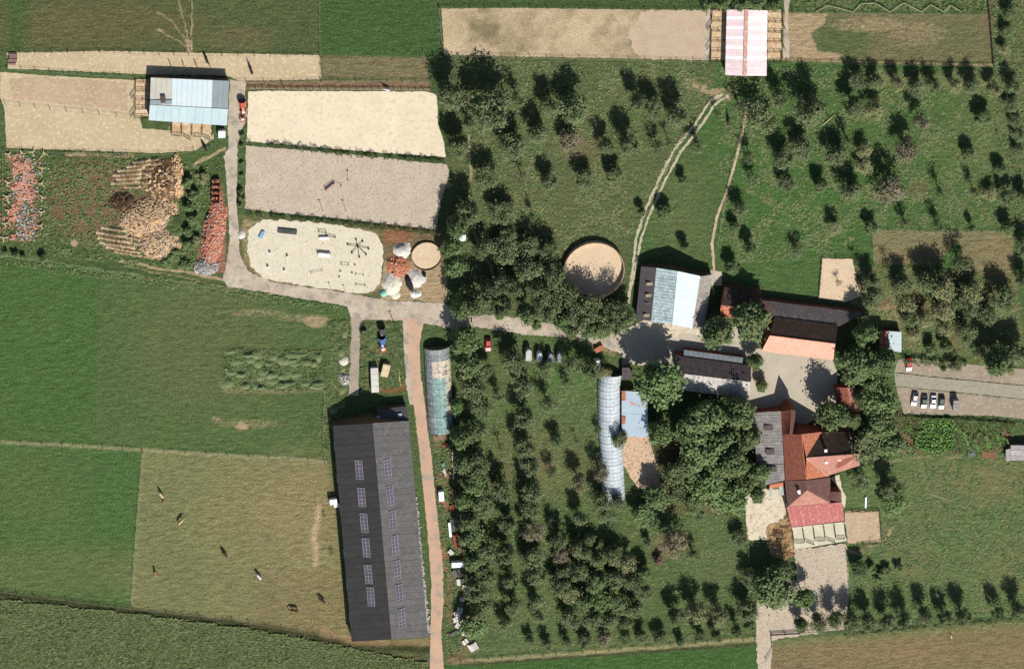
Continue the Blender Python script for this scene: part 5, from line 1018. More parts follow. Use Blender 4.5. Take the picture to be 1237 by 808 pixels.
ridges('raked_windrows', 'parallel raked ridges of pale debris left of the lower chip lobe', [(122, 274, 170, 282, .6, .9), (116, 280, 172, 289, .6, .9), (118, 286, 178, 296, .6, .9), (120, 292, 186, 303, .6, .8), (128, 298, 192, 309, .5, .7), (138, 304, 186, 312, .4, .6)], CR)
# brick scatter and forked stump markers at the far left
b2 = MB(); r = np.random.RandomState(9)
for _ in range(1800):
    x, y = 26+r.randn()*9, 240+r.uniform(-52, 50); p = G(x, y)
    if fbm(np.array([x+300.]), np.array([y]), 9, 77)[0] < .48: continue
    p = G(x, y); b2.box((p.x, p.y, .12), tuple(.15+r.rand(3)*.4), r.rand()*6)
link('brick_scatter', b2.mesh('brick_scatter', BRK), kind='stuff', label='orange broken bricks scattered on the ground at the left edge', cat='rubble')
b2 = MB()
for _ in range(450):
    x, y = 30+r.randn()*9, 240+r.uniform(-54, 50); p = G(x, y); b2.box((p.x, p.y, .12), tuple(.15+r.rand(3)*.4), r.rand()*6)
link('grey_rubble_scatter', b2.mesh('grey_rubble_scatter', GRYB), kind='stuff', label='grey rubble mixed in with the brick scatter', cat='rubble')
LOGM = mat('peeled_wood', lin(222, 200, 160), lin(202, 178, 138), bump=0)
sp_ = [(26, 184), (39, 183), (53, 185), (51, 203), (50, 221), (51, 238), (50, 256), (49, 272), (9, 220), (8, 237), (10, 254), (6, 270), (4, 287), (10, 186)]
for i, (x, y) in enumerate(sp_):
    side = 'right' if x > 45 else ('left' if x < 20 else 'top'); same = [q for q in sp_ if ('right' if q[0] > 45 else ('left' if q[0] < 20 else 'top')) == side]; same.sort(key=lambda q: q[1] if side != 'top' else q[0])
    root = empty('forked_stump', G(x, y), random.uniform(0, 6), f"{ORD[same.index((x, y))]} pale forked stump {'from the top' if side != 'top' else 'from the left'} on the {side} edge of the brick scatter", 'tree stump', 'forked stumps round the brick scatter')
    mb = MB(); mb.tube([(0, 0, 0), (0, 0, .5)], [.35, .25], 7); mb.build('base', LOGM, root)
    for a in (0, 2.2, 4.1): mb = MB(); mb.tube([(0, 0, .4), (math.cos(a)*.8, math.sin(a)*.8, .8), (math.cos(a)*1.2, math.sin(a)*1.2, .75)], [.2, .13, .08], 5); mb.build('branch', LOGM, root)
# crates above the brick heap
for i in range(4):
    root = empty('skip', G(259-i*.2+1.5, 219+i*7), .05, f'{ORD[i]} brown open crate from the top of the row above the brick rubble', 'crate', 'brown crates above the brick rubble'); m_ = mat('rust_brown_steel', lin(124, 76, 62), lin(104, 64, 54), bump=0)
    for (c_, d_, nm) in (((0, 0, .1), (2.2, 1.8, .1), 'floor'), ((-1.1, 0, .6), (.12, 1.8, 1.2), 'side'), ((1.1, 0, .6), (.12, 1.8, 1.2), 'side'), ((0, .9, .6), (2.3, .12, 1.2), 'end_panel'), ((0, -.9, .6), (2.3, .12, 1.2), 'end_panel')):
        mb = MB(); mb.box(c_, d_); mb.build(nm, m_, root)
    mb = MB(); 
    for _ in range(25): mb.box((random.uniform(-.9, .9), random.uniform(-.7, .7), .5), (.5, .3, .3), random.uniform(0, 3))
    mb.build('load', BRK, root, kind='stuff')
# vegetable garden: plants one by one
VEG = mat('cabbage_leaf', lin(112, 150, 76), lin(138, 172, 96), lin(92, 130, 66), s1=1.5, s2=3, fine=5, amp=.2, bump=0, rnd=.15)
def vegmesh(seed, n=16, r_=.55, h=.55):
    r = random.Random(seed); mb = MB()
    for i in range(n):
        a = r.uniform(0, 6.28); l = r_*r.uniform(.5, 1.1); z = h*r.uniform(.4, 1); d = Vector((math.cos(a), math.sin(a), 0)); s_ = Vector((-d.y, d.x, 0))*l*.4
        mb.quad(Vector((0, 0, .05)), d*l*.5-s_+Vector((0, 0, z)), d*l+Vector((0, 0, z*.8)), d*l*.5+s_+Vector((0, 0, z)))
    return mb.mesh('leaves', VEG)
vm = [vegmesh(i) for i in range(4)]; k = 0
for i in range(9):
    for j in range(8):
        x, y = 1107+i*5.2+(j % 2)*.8, 506+j*5.0
        if i < 2 and j < 3: continue
        k += 1; o = link('cabbage', vm[(i+j) % 4]); o.location = G(x+random.uniform(-.6, .6), y+random.uniform(-.6, .6), 0); s_ = random.uniform(1.3, 1.9); o.scale = (s_, s_, s_*1.3); o.rotation_euler = (0, 0, random.uniform(0, 6))
        tag(o, f'{ORD[j]} leafy vegetable from the top in the {ORD[i]} garden column from the left', 'vegetable', 'leafy vegetables behind the cars')
for i in range(9):
    root = empty('bean_row', G(1166+i*6.5, 528+(i % 3)*4), .35, f'{ORD[i]} slanting row of staked plants from the left in the garden', 'plant row', 'staked plant rows in the garden')
    mb = MB(); r = random.Random(i)
    for q in range(140):
        c = Vector((r.uniform(-.25, .25), r.uniform(-2.2, 2.2), r.uniform(.1, 1.2))); a = r.uniform(0, 6); d = Vector((math.cos(a), math.sin(a), .3))*.16; s_ = Vector((-d.y, d.x, .05)); mb.quad(c-d, c-s_, c+d, c+s_)
    mb.build('foliage', T_G if i % 2 else VEG, root); mb = MB()
    for q in range(6): mb.tube([(0, -2.2+q*.88, 0), (.05, -2.2+q*.88, 1.5)], .03, 4)
    mb.build('stakes', M_RAIL, root)
scatter('garden_weeds', [[(1092, 506), (1230, 510), (1214, 545), (1090, 545)]], 3500, 12, T_Y, (.2, .6), (.15, .3), cl(7, .45, 3)); scatter('garden_weeds', [[(1092, 506), (1230, 510), (1214, 545), (1090, 545)]], 3000, 13, VEG, (.2, .5), (.12, .25), cl(7, .52, 5))
sheet('garden_soil', [(1100, 504), (1114, 504), (1112, 520), (1104, 520)], mat('dark_soil', lin(84, 62, 48), lin(70, 52, 40), fine=3, amp=.3, bump=.1))
sheet('garden_bed', [(1187, 543), (1204, 544), (1203, 554), (1186, 553)], mat('red_soil', lin(140, 100, 76), lin(120, 84, 62), fine=3, amp=.2, bump=.1)); sheet('garden_bed', [(1170, 540), (1177, 539), (1179, 552), (1169, 552)], mat('grey_net_bed', lin(104, 110, 104), lin(90, 96, 90), fine=4, amp=.3))
# ================================================================ vehicles
def paint_m(name, c): return mat(name, c, tuple(min(1, v*1.1) for v in c), fine=1, amp=.04, rough=.25, spec=.6, bump=0)
TYRE = mat('tyre_rubber', lin(40, 40, 40), lin(30, 30, 30), bump=0); RIM = mat('wheel_rim', lin(170, 172, 174), bump=0, metal=.5, rough=.4); DGL = mat('car_glass', lin(40, 46, 52), lin(32, 38, 44), rough=.08, spec=.8, bump=0, fine=1, amp=.05)
LAMP = mat('lamp_glass', lin(220, 222, 220), rough=.2, bump=0); TAIL = mat('tail_lamp', lin(150, 30, 26), rough=.3, bump=0)
def wheel(root, x, y, r=.33, w_=.22):
    mb = MB(); mb.tube([(x-w_/2, y, r), (x+w_/2, y, r)], r, 14); t = mb.build('wheel', TYRE, root)
    mb = MB(); s_ = 1 if x > 0 else -1; mb.tube([(x+s_*(w_/2-.02), y, r), (x+s_*(w_/2+.015), y, r)], r*.6, 10); mb.build('rim', RIM, t)
def loft(mb, secs, m=0):
    """secs: (y, halfwidth_bottom, halfwidth_top, z0, z1)"""
    n0 = len(mb.v)
    for (y, wb, wt_, z0, z1) in secs: mb.v += [(-wb, y, z0), (-wb, y, z0+(z1-z0)*.55), (-wt_, y, z1), (wt_, y, z1), (wb, y, z0+(z1-z0)*.55), (wb, y, z0)]
    for i in range(len(secs)-1):
        for j in range(6): a = n0+i*6; k = (j+1) % 6; mb.f.append((a+j, a+6+j, a+6+k, a+k)); mb.m.append(m)
    mb.f.append(tuple(n0+j for j in range(6))); mb.m.append(m); e = n0+(len(secs)-1)*6; mb.f.append(tuple(e+j for j in reversed(range(6)))); mb.m.append(m)
def car(px, py, rz, col, label, wagon=False):
    root = empty('parked_car', G(px, py, 0), rz, label, 'car'); P = paint_m('car_paint_'+str(len(MATS)), col)
    mb = MB(); loft(mb, [(-2.15, .72, .6, .32, .62), (-2.05, .84, .74, .25, .78), (-1.2, .88, .8, .2, .88), (-.7, .88, .82, .2, .93), (1.3, .88, .82, .2, .95), (1.95, .84, .76, .25, .9), (2.12, .74, .64, .34, .7)]); b_ = mb.build('body', P, root, smooth=False)
    mb = MB(); e = 1.95 if wagon else 1.5; loft(mb, [(-.95, .78, .7, .88, .93), (-.2, .79, .62, .9, 1.36), (e-.55, .79, .62, .9, 1.38), (e, .77, .66, .9, 1.0)]); cab = mb.build('cabin_glass', DGL, root)
    mb = MB(); mb.quad((-.6, -.18, 1.385), (.6, -.18, 1.385), (.6, e-.6, 1.4), (-.6, e-.6, 1.4)); mb.quad((-.6, -.18, 1.36), (-.6, e-.6, 1.37), (.6, e-.6, 1.37), (.6, -.18, 1.36)); mb.build('roof', P, root)
    pl = MB()
    for sx in (-1, 1):
        pl.bar((sx*.76, -.95, .93), (sx*.63, -.2, 1.38), .07); pl.bar((sx*.75, e, .98), (sx*.63, e-.55, 1.39), .09); pl.bar((sx*.8, .55, .93), (sx*.63, .55, 1.385), .06)
    pl.build('pillars', P, root)
    for sx in (-1, 1):
        for y in (-1.35, 1.3): wheel(root, sx*.8, y)
        mb = MB(); mb.box((sx*.6, -2.1, .62), (.34, .14, .14)); mb.build('headlight', LAMP, root); mb = MB(); mb.box((sx*.64, 2.06, .76), (.26, .12, .16)); mb.build('tail_light', TAIL, root)
        mb = MB(); mb.box((sx*.98, -.6, .98), (.18, .1, .14)); mb.build('mirror', P, root)
    return root
car(1097.5, 439, .03, lin(200, 34, 34), 'bright red car alone on the upper parking gravel')
car(1104.5, 481, -.16, lin(196, 198, 200), 'silver car leftmost in the row of parked cars', True)
car(1116, 484, -.08, lin(44, 62, 62), 'dark teal car second in the row of parked cars')
car(1127, 484, -.08, lin(236, 238, 238), 'white car third in the row of parked cars')
car(1137, 485, -.05, lin(36, 58, 44), 'dark green car fourth in the row of parked cars', True)
car(589.3, 415, .0, lin(196, 38, 34), 'red car parked in the grass by the dense belt', True)
def boxbody(name, label, cat, px, py, rz, L, W_, H, z0, m, roofm_=None, slats=0, wheels=2, hitch=True, nose=False, group=None):
    root = empty(name, G(px, py, 0), rz, label, cat, group); mb = MB()
    if nose:
        n = 9; prof = [(-W_/2, -L/2)] + [(W_/2*math.cos(a), L/2-W_*.75+W_*.75*math.sin(a)) for a in (math.pi*(1-i/n) for i in range(n+1))] + [(W_/2, -L/2)]
        k = len(prof); mb.v = [(x, y, z0) for x, y in prof] + [(x*.98, y*.98, z0+H*.8) for x, y in prof] + [(x*.8, y*.9, z0+H) for x, y in prof]
        for r0 in (0, k):
            for i in range(k): j = (i+1) % k; mb.f.append((r0+i, r0+j, r0+k+j, r0+k+i)); mb.m.append(0)
        mb.f.append(tuple(2*k+i for i in range(k))); mb.m.append(0)
    else: mb.box((0, 0, z0+H/2), (W_, L, H))
    mb.build('body', m, root)
    if not nose:
        n = max(1, slats)
        for i in range(n):
            r_ = MB(); r_.box((0, -L/2+(i+.5)*L/n, z0+H+.04), (W_+.04, L/n-.08, .08)); r_.build('roof_panel', roofm_ or m, root)
    mb = MB(); mb.box((0, -L/2-.04, z0+H*.45), (W_*.85, .08, H*.8)); d = mb.build('rear_door', roofm_ or m, root); mb = MB(); mb.box((.2, -L/2-.1, z0+H*.45), (.06, .06, .5)); mb.build('handle', M_METAL, d)
    for i in range(wheels):
        for sx in (-1, 1): wheel(root, sx*(W_/2+.02), (-.4+.75*i)*(1 if wheels < 3 else 1), .32, .2)
    if hitch: mb = MB(); mb.bar((-W_*.35, L/2-.2, z0-.05), (0, L/2+1.1, z0-.1), .1); mb.bar((W_*.35, L/2-.2, z0-.05), (0, L/2+1.1, z0-.1), .1); mb.build('drawbar', M_METAL, root)
    return root
GW = paint_m('white_trailer', lin(234, 236, 236)); GG = mat('grey_trailer_top', lin(150, 150, 154), lin(128, 128, 132), s1=.8, fine=3, amp=.15, bump=0); GY = mat('weathered_white_top', lin(200, 198, 192), lin(160, 158, 154), s1=.6, fine=3, amp=.2, bump=0)
for (x, y, m, lb, s_) in ((637.5, 425, GY, 'dirty white round nosed horse trailer leftmost in the row', 1.2), (651, 428, GW, 'clean bright white round nosed horse trailer, second in the row', 1), (664, 429, GG, 'grey round nosed horse trailer between white one and last one', 1), (675, 428, GG, 'grey round nosed horse trailer rightmost in the row', 1.0)):
    boxbody('horse_trailer', lb, 'trailer', x, y, -.03, 3.3*s_, 1.75*s_, 2.0, .45, m, nose=True, group='horse trailers in a row')
boxbody('box_trailer', 'pale slatted trailer standing apart right of the parked cars', 'trailer', 1153, 486, -.03, 3.4, 1.6, 1.9, .5, GG, mat('slat_grey', lin(176, 168, 160), lin(120, 112, 106), s1=2), slats=3)
boxbody('cattle_trailer', 'long pale four section trailer on the grass above the long barn', 'trailer', 452, 456, .03, 8.0, 2.2, 1.3, .6, GG, mat('pale_tarp', lin(216, 212, 200), lin(196, 192, 180), rnd=.08), slats=4)
boxbody('flat_trailer', 'beige angled trailer below the blue tractor', 'trailer', 465, 445, -.25, 4.0, 2.2, 1.1, .6, mat('beige_body', lin(216, 196, 160), lin(196, 176, 140), s1=.8), MATS['beige_body'], slats=2)
boxbody('white_van', 'white box van body just above the long tunnel', 'van', 720.5, 439, .08, 3.8, 1.8, 1.9, .35, GW, GW, slats=1, hitch=False)
boxbody('white_crate', 'small white hut at the lower right corner of the paddock stable', 'hut', 267.5, 160, 0, 2.2, 2.0, 1.6, .05, GW, GW, slats=1, wheels=0, hitch=False)
boxbody('white_crate', 'white box on the strip beside the red track', 'container', 532.5, 597, .08, 3.2, 1.5, 1.5, .05, GW, GW, slats=1, wheels=0, hitch=False)
boxbody('white_crate', 'white container lying crosswise in the junk strip', 'container', 552.5, 679, 1.57, 3.9, 1.6, 1.8, .05, GW, GW, slats=1, wheels=0, hitch=False)
boxbody('white_crate', 'little white hut under the bright tree by the small round pen', 'hut', 558, 285, 0, 2.0, 1.9, 1.6, .05, GW, GW, slats=1, wheels=0, hitch=False)
boxbody('rust_crate', 'small rusty box on the road above the long tunnel', 'container', 723, 420, .5, 1.6, 2.6, 1.0, .05, M_RUSTY, M_RUSTY, slats=1, wheels=0, hitch=False)
# white tanks by the barn
for (x, y, s_, lb) in ((402, 603, 1.0, 'larger white water tank beside the left wall of the long barn'), (406, 608, .7, 'smaller white water tank touching the left wall of the long barn')):
    root = empty('water_tank', G(x, y, 0), .1, lb, 'water tank'); mb = MB(); mb.box((0, 0, 1.2*s_), (2.2*s_, 1.7*s_, 1.5*s_)); mb.build('tank', GW, root); mb = MB(); mb.tube([(0, 0, 1.95*s_), (0, 0, 2.08*s_)], .25, 10); mb.build('lid', M_METAL, root); mb = MB(); mb.box((0, 0, .22), (2.3*s_, 1.8*s_, .4)); mb.build('pallet', M_RAIL, root)
def tractor(px, py, rz, col, label):
    root = empty('tractor', G(px, py, 0), rz, label, 'tractor'); P = paint_m('tractor_paint_'+str(len(MATS)), col)
    mb = MB(); loft(mb, [(-1.9, .35, .3, .8, 1.25), (-1.7, .45, .36, .75, 1.4), (-.3, .48, .4, .75, 1.55)]); mb.build('bonnet', P, root)
    mb = MB(); loft(mb, [(-.3, .6, .55, .9, 2.2), (1.1, .7, .6, .9, 2.25)]); mb.build('cab_glass', DGL, root)
    mb = MB(); mb.box((0, .4, 2.32), (1.4, 1.7, .12)); mb.build('cab_roof', P, root)
    for sx in (-1, 1): wheel(root, sx*.8, .8, .8, .42); wheel(root, sx*.65, -1.4, .48, .28); mb = MB(); mb.box((sx*.82, .8, 1.66), (.5, 1.2, .08)); mb.build('mudguard', P, root)
    mb = MB(); mb.tube([(.3, -1, 1.5), (.3, -1, 2.3)], .06, 6); mb.build('exhaust', TYRE, root)
    return root
tractor(461.5, 411, .05, lin(52, 92, 148), 'blue tractor on the grass between the service lane and the red track')
tractor(461, 399, 0, lin(52, 48, 46), 'dark dismantled tractor above the blue tractor')
tractor(293, 126, .1, lin(190, 84, 52), 'orange tractor at the edge of the cream arena')
def implement(px, py, rz, col, label, s_=1):
    root = empty('farm_implement', G(px, py, 0), rz, label, 'farm machine'); P = paint_m('implement_paint_'+str(len(MATS)), col); mb = MB()
    for x in (-.8, 0, .8): mb.bar((x*s_, -1.2*s_, .7), (x*s_, 1.2*s_, .7), .14)
    for y in (-1.1, 0, 1.1): mb.bar((-.9*s_, y*s_, .7), (.9*s_, y*s_, .7), .14)
    mb.build('frame', P, root); mb = MB()
    for x in (-.8, -.3, .3, .8):
        for y in (-1, .2, 1): mb.tube([(x*s_, y*s_, .7), (x*s_, y*s_+.15, .05)], .07, 5)
    mb.build('tines', TYRE, root); mb = MB(); mb.box((.1, .1, 1.0), (1.2*s_, 1.0*s_, .6)); mb.build('hopper', P, root); mb = MB(); mb.box((0, .1, 1.33), (.9*s_, .7*s_, .06)); mb.build('lid', M_WPAINT, root)
    for sx in (-1, 1): wheel(root, sx*1.0*s_, .2, .35, .2)
implement(462.5, 420.5, .2, lin(200, 90, 60), 'orange farm machine hitched below the blue tractor')
implement(293.6, 134.5, .1, lin(150, 84, 60), 'dark machine with white lid between the two orange ones beside the arena', .8)
implement(292.8, 143, .2, lin(206, 110, 74), 'orange machine lowest of the three beside the arena', .8)
# ================================================================ horses
def horse_mesh(graze):
    J = [(0, -.55, 1.22, .3), (0, 0, 1.18, .34), (0, .5, 1.2, .33), (0, .8, 1.32, .24)]
    head = [(0, 1.15, 1.1 if graze else 1.65, .15), (0, 1.45, .7 if graze else 1.95, .12), (0, 1.62, .45 if graze else 1.85, .11), (0, 1.82, .14 if graze else 1.62, .075)]
    V = J + head; E = [(i, i+1) for i in range(len(V)-1)]; tail = [(0, -.85, 1.2, .14), (0, -.98, .95, .06)]
    n = len(V); V += tail; E += [(0, n), (n, n+1)]
    for sx in (-1, 1):
        n = len(V); V += [(sx*.2, -.72, .95, .19), (sx*.21, -.6, .72, .11), (sx*.21, -.82, .48, .07), (sx*.21, -.74, .1, .055), (sx*.21, -.66, .03, .06)]; E += [(0, n)] + [(n+i, n+i+1) for i in range(4)]
        n = len(V); V += [(sx*.18, .62, .88, .15), (sx*.19, .66, .5, .075), (sx*.19, .64, .12, .05), (sx*.19, .7, .03, .06)]; E += [(2, n)] + [(n+i, n+i+1) for i in range(3)]
        n = len(V); V += [(sx*.07, 1.4, (.88 if graze else 2.1), .03)]; E += [(5, n)]
    me = bpy.data.meshes.new('body'); me.from_pydata([v[:3] for v in V], E, []); o = bpy.data.objects.new('body', me); COL.objects.link(o)
    sk = o.modifiers.new('skin', 'SKIN'); 
    for i, v in enumerate(V): me.skin_vertices[0].data[i].radius = (v[3], v[3])
    me.skin_vertices[0].data[0].use_root = True; ss = o.modifiers.new('sub', 'SUBSURF'); ss.levels = ss.render_levels = 1
    dg = bpy.context.evaluated_depsgraph_get(); out = bpy.data.meshes.new_from_object(o.evaluated_get(dg)); bpy.data.objects.remove(o); out.polygons.foreach_set('use_smooth', [True]*len(out.polygons)); return out
HM = {True: horse_mesh(True), False: horse_mesh(False)}
def horse(px, py, rz, coat, label, graze=True, s_=1.0, hair=None):
    root = empty('horse', G(px, py, 0), rz, label, 'horse'); root.scale = (s_*1.12,)*3
    me = HM[graze].copy(); me.materials.clear(); me.materials.append(coat); link('body', me, root); hm = hair or coat
    mb = MB(); mb.tube([(0, -.93, 1.18), (0, -1.08, .9), (0, -1.1, .4)], [.07, .1, .03], 6); mb.build('tail', hm, root)
    mb = MB(); zz = (1.5, 1.3, .98) if graze else (1.58, 1.82, 2.1)
    for i in range(2):
        y0, y1 = (.8, 1.12, 1.42)[i:i+2]; mb.quad((-.04, y0, zz[i]), (.04, y0, zz[i]), (.04, y1, zz[i+1]), (-.04, y1, zz[i+1])); mb.quad((.04, y0, zz[i]), (.14, y0, zz[i]-.25), (.12, y1, zz[i+1]-.22), (.04, y1, zz[i+1]))
    mb.build('mane', hm, root)
H = lambda n, c: mat(n, c, tuple(v*.8 for v in c), s1=1.5, fine=5, amp=.08, rough=.6, bump=0)
CH = H('chestnut_coat', lin(170, 110, 78)); BAY = H('bay_coat', lin(88, 56, 42)); BLK = H('black_coat', lin(42, 38, 36)); GRYH = H('white_coat', lin(222, 218, 210)); PAL = H('palomino_coat', lin(214, 182, 130)); DKH = H('dark_hair', lin(34, 30, 28))
horse(194.5, 596, .5, PAL, 'pale chestnut horse uppermost in the tan pasture', hair=GRYH); horse(197.5, 605, .05, CH, 'small reddish foal just below the pale horse', s_=.75); horse(218, 628, -.7, PAL, 'cream coloured horse grazing in the upper pasture'); horse(271, 667.5, .6, BAY, 'brown horse grazing in the middle of the pasture')
horse(187.5, 691, .15, CH, 'reddish horse alone at the left of the pasture', s_=.9); horse(312.5, 694.5, .6, GRYH, 'white horse grazing in the lower pasture', hair=DKH); horse(389, 723.5, .8, BAY, 'bay horse rightmost in the lower pasture'); horse(355, 735, 1.35, BAY, 'dark bay horse lowest in the pasture', hair=DKH)
horse(249, 71, .4, BLK, 'black horse just above the paddock stable'); horse(303, 84, .3, BLK, 'black horse in the long tan paddock above the arena', False); horse(247, 177, .5, BLK, 'black horse in the corner of the lower left paddock'); horse(880, 146, 0, BAY, 'dark bay horse between the double track and the foot path', False)
horse(467, 107, 1.2, GRYH, 'white horse at the fence above the cream arena', False, .85)
# ================================================================ arena equipment
POLE = mat('white_pole', lin(226, 222, 208), bump=0); ORP = mat('orange_pole', lin(190, 116, 84), bump=0); BLU = mat('blue_plastic', lin(130, 176, 210), lin(104, 150, 190), bump=0); BLKN = mat('dark_netting', lin(60, 62, 58), lin(84, 86, 80), s1=1, bump=0)
def jump(label, a, b, h=1.3, m=POLE, n=2, board=False, wing=.8):
    A, B = G(*a), G(*b); root = empty('jump', A, 0, label, 'jump'); d = (B-A); L = d.length; u = d.normalized(); s_ = Vector((-u.y, u.x, 0))
    for p in (Vector(), B-A):
        mb = MB(); mb.bar(p-s_*wing/2+Vector((0, 0, .05)), p+s_*wing/2+Vector((0, 0, .05)), .12); mb.bar(p, p+Vector((0, 0, h+.2)), .12); mb.bar(p-s_*wing/2, p+Vector((0, 0, .9)), .08); mb.build('upright', M_RAIL, root)
    for i in range(n): mb = MB(); z = h*(i+1)/n; mb.tube([Vector((0, 0, z)), B-A+Vector((0, 0, z))], .06, 6); mb.build('pole', m, root)
    if board: mb = MB(); mb.bar(Vector((0, 0, .35)), B-A+Vector((0, 0, .35)), .08, .6); mb.build('plank', GW, root)
jump('jump with a slanting orange pole in the grey arena', (393, 229), (403, 221), 1.2, ORP, 3, True); jump('jump pole pair meeting the orange jump in the grey arena', (403.5, 221), (412, 224.5), 1, POLE, 1); jump('single upright jump with pole in the middle of the grey arena', (420, 206), (421, 217), .6, POLE, 1)
for i, (x, y) in enumerate(((389, 252), (417, 252))):
    root = empty('arena_lamp_post', G(x, y), 0, f"{'left' if i == 0 else 'right'} thin pole on the lower edge of the grey arena", 'post'); mb = MB(); mb.tube([(0, 0, 0), (0, 0, 3)], .07, 6); mb.build('pole', M_RAIL, root); mb = MB(); mb.box((.1, 0, 3), (.7, .25, .12)); mb.build('head', M_METAL, root)
def platform(label, px, py, rz, L, W_, h, m, slats=6, name='obstacle'):
    root = empty(name, G(px, py), rz, label, 'obstacle')
    for i in range(slats): mb = MB(); mb.box((-L/2+(i+.5)*L/slats, 0, h), (L/slats-.03, W_, .08)); mb.build('plank', m, root)
    mb = MB()
    for x in (-L/2+.1, L/2-.1):
        for y in (-W_/2+.08, W_/2-.08): mb.bar((x, y, 0), (x, y, h), .1)
    for y in (-W_/2+.08, W_/2-.08): mb.bar((-L/2, y, h-.1), (L/2, y, h-.1), .08)
    mb.build('legs', M_RAIL, root)
platform('tilted light blue board at the left end of the weedy arena', 316, 283, 1.1, 2.4, 1.0, .5, BLU, 3)
platform('long dark netted platform at the top left of the weedy arena', 347, 279, -.16, 5.6, 1.4, .5, BLKN, 10)
platform('white plank bench below the dark rails at the top of the weedy arena', 391, 287, -.05, 2.8, .8, .7, GW, 5); jump('dark rails above the white bench in the weedy arena', (385, 279), (394, 280), 1.0, M_RAIL, 2); jump('dark pole with uprights right of the white bench', (394, 284), (405, 286), .8, M_RAIL, 2)
platform('wide white plank box in the centre of the weedy arena', 391.5, 307, -.1, 3.6, 1.3, .8, GW, 6); jump('pole jump behind the wide white box', (383, 304), (399, 306), 1.0, POLE, 2)
root = empty('pole_star', G(432, 297), 0, 'star of dark poles spread from a hub in the weedy arena', 'obstacle'); o = root.location; mb = MB(); mb.tube([(0, 0, 0), (0, 0, .8)], .3, 10); mb.build('hub', M_DECK, root)
for (x, y) in ((420, 295), (430, 289), (445, 300), (434, 310), (442, 307), (425, 305), (438, 291)):
    e = G(x, y)-o; mb = MB(); mb.tube([(0, 0, .5), (e.x, e.y, .4)], .08, 6); mb.build('pole', M_RAIL, root); mb = MB(); mb.tube([(e.x, e.y, 0), (e.x, e.y, .5)], .26, 8); mb.build('foot', M_DECK, root)
for i, (x, y) in enumerate(((326, 305), (347, 309.5), (323.5, 322), (343.5, 326.5))):
    root = empty('barrel', G(x, y), 0, ['upper left', 'upper right', 'lower left', 'lower right'][i]+' one of four white barrels in the weedy arena', 'barrel', 'four barrels in the weedy arena'); mb = MB(); mb.tube([(0, 0, 0), (0, 0, .3), (0, 0, .6), (0, 0, .95)], [.28, .32, .32, .28], 12); mb.build('drum', GW, root); mb = MB(); mb.tube([(0, 0, .3), (0, 0, .36)], .34, 12); mb.build('band', ORP, root)
jump('curved dark pole line left of the small marker posts', (375, 329), (389, 326), .5, M_RAIL, 1); jump('low green rail between two markers in the weedy arena', (412, 318.5), (421, 319), .7, M_RAIL, 1); jump('low rail frame at the right end of the weedy arena', (430, 331), (439, 332), .4, POLE, 1); jump('lower rail frame at the right end of the weedy arena', (430, 343), (441, 344.5), .4, M_RAIL, 1)
for i, (x, y) in enumerate(((428.5, 319.5), (411, 327), (409.5, 334), (425, 329))):
    root = empty('marker_post', G(x, y), 0, ORD[i]+' counted from the upper right of the small dark marker posts', 'marker', 'small marker posts in the weedy arena'); mb = MB(); mb.tube([(0, 0, 0), (0, 0, .7)], .08, 6); mb.build('stake', M_RAIL, root); mb = MB(); mb.box((0, 0, .05), (.5, .5, .1)); mb.build('foot', M_DECK, root)
for i, (x, y) in enumerate(((399, 347), (416.5, 350))):
    root = empty('sign_post', G(x, y), 0, ['left', 'right'][i]+' thin post on the grass verge below the weedy arena', 'post'); mb = MB(); mb.tube([(0, 0, 0), (0, 0, 1.9)], .06, 6); mb.build('pole', M_RAIL, root); mb = MB(); mb.box((0, .05, 1.8), (.5, .05, .4)); mb.build('panel', GW, root)
# power pole, pipe, tarp, planks
root = empty('power_pole', G(475, 388), 0, 'wooden power pole at the road junction', 'pole'); mb = MB(); mb.tube([(0, 0, 0), (0, 0, 3.8)], [.14, .1], 8); mb.build('pole', M_RAIL, root); mb = MB(); mb.box((0, 0, 3.6), (1.0, .12, .12)); mb.build('crossarm', M_RAIL, root)
mb = MB(); mb.tube([G(483, 449, .15), G(482, 455, .15), G(484, 465, .15)], .14, 8); tag(mb.build('pipe', mat('yellow_pipe', lin(214, 210, 120), bump=0), None), 'curved yellow pipe on the grass beside the red track', 'pipe')
def tarp(label, px, py, rx, m, h=.8, ry=None, rz=0): 
    rt2 = mound('tarp_covered_pile', label, 'tarpaulin', (px, py), rx, ry or rx, h, m, int(px), rz=rz, rough=.3, top=.5, n=14); return rt2
tarp('turquoise tarpaulin pile at the corner of the white sand heap', 463, 354, 4, mat('turquoise_tarp', lin(140, 200, 190), bump=.03)); tarp('long black tarpaulin covered pile between the gravel heaps', 494.5, 342, 4, mat('black_tarp', lin(36, 36, 36), lin(50, 48, 46), bump=.05), 1.2, 10, .3); tarp('small black tarpaulin bundle under the small round pen', 512, 331, 2.5, MATS['black_tarp'], .8, 4, .4)
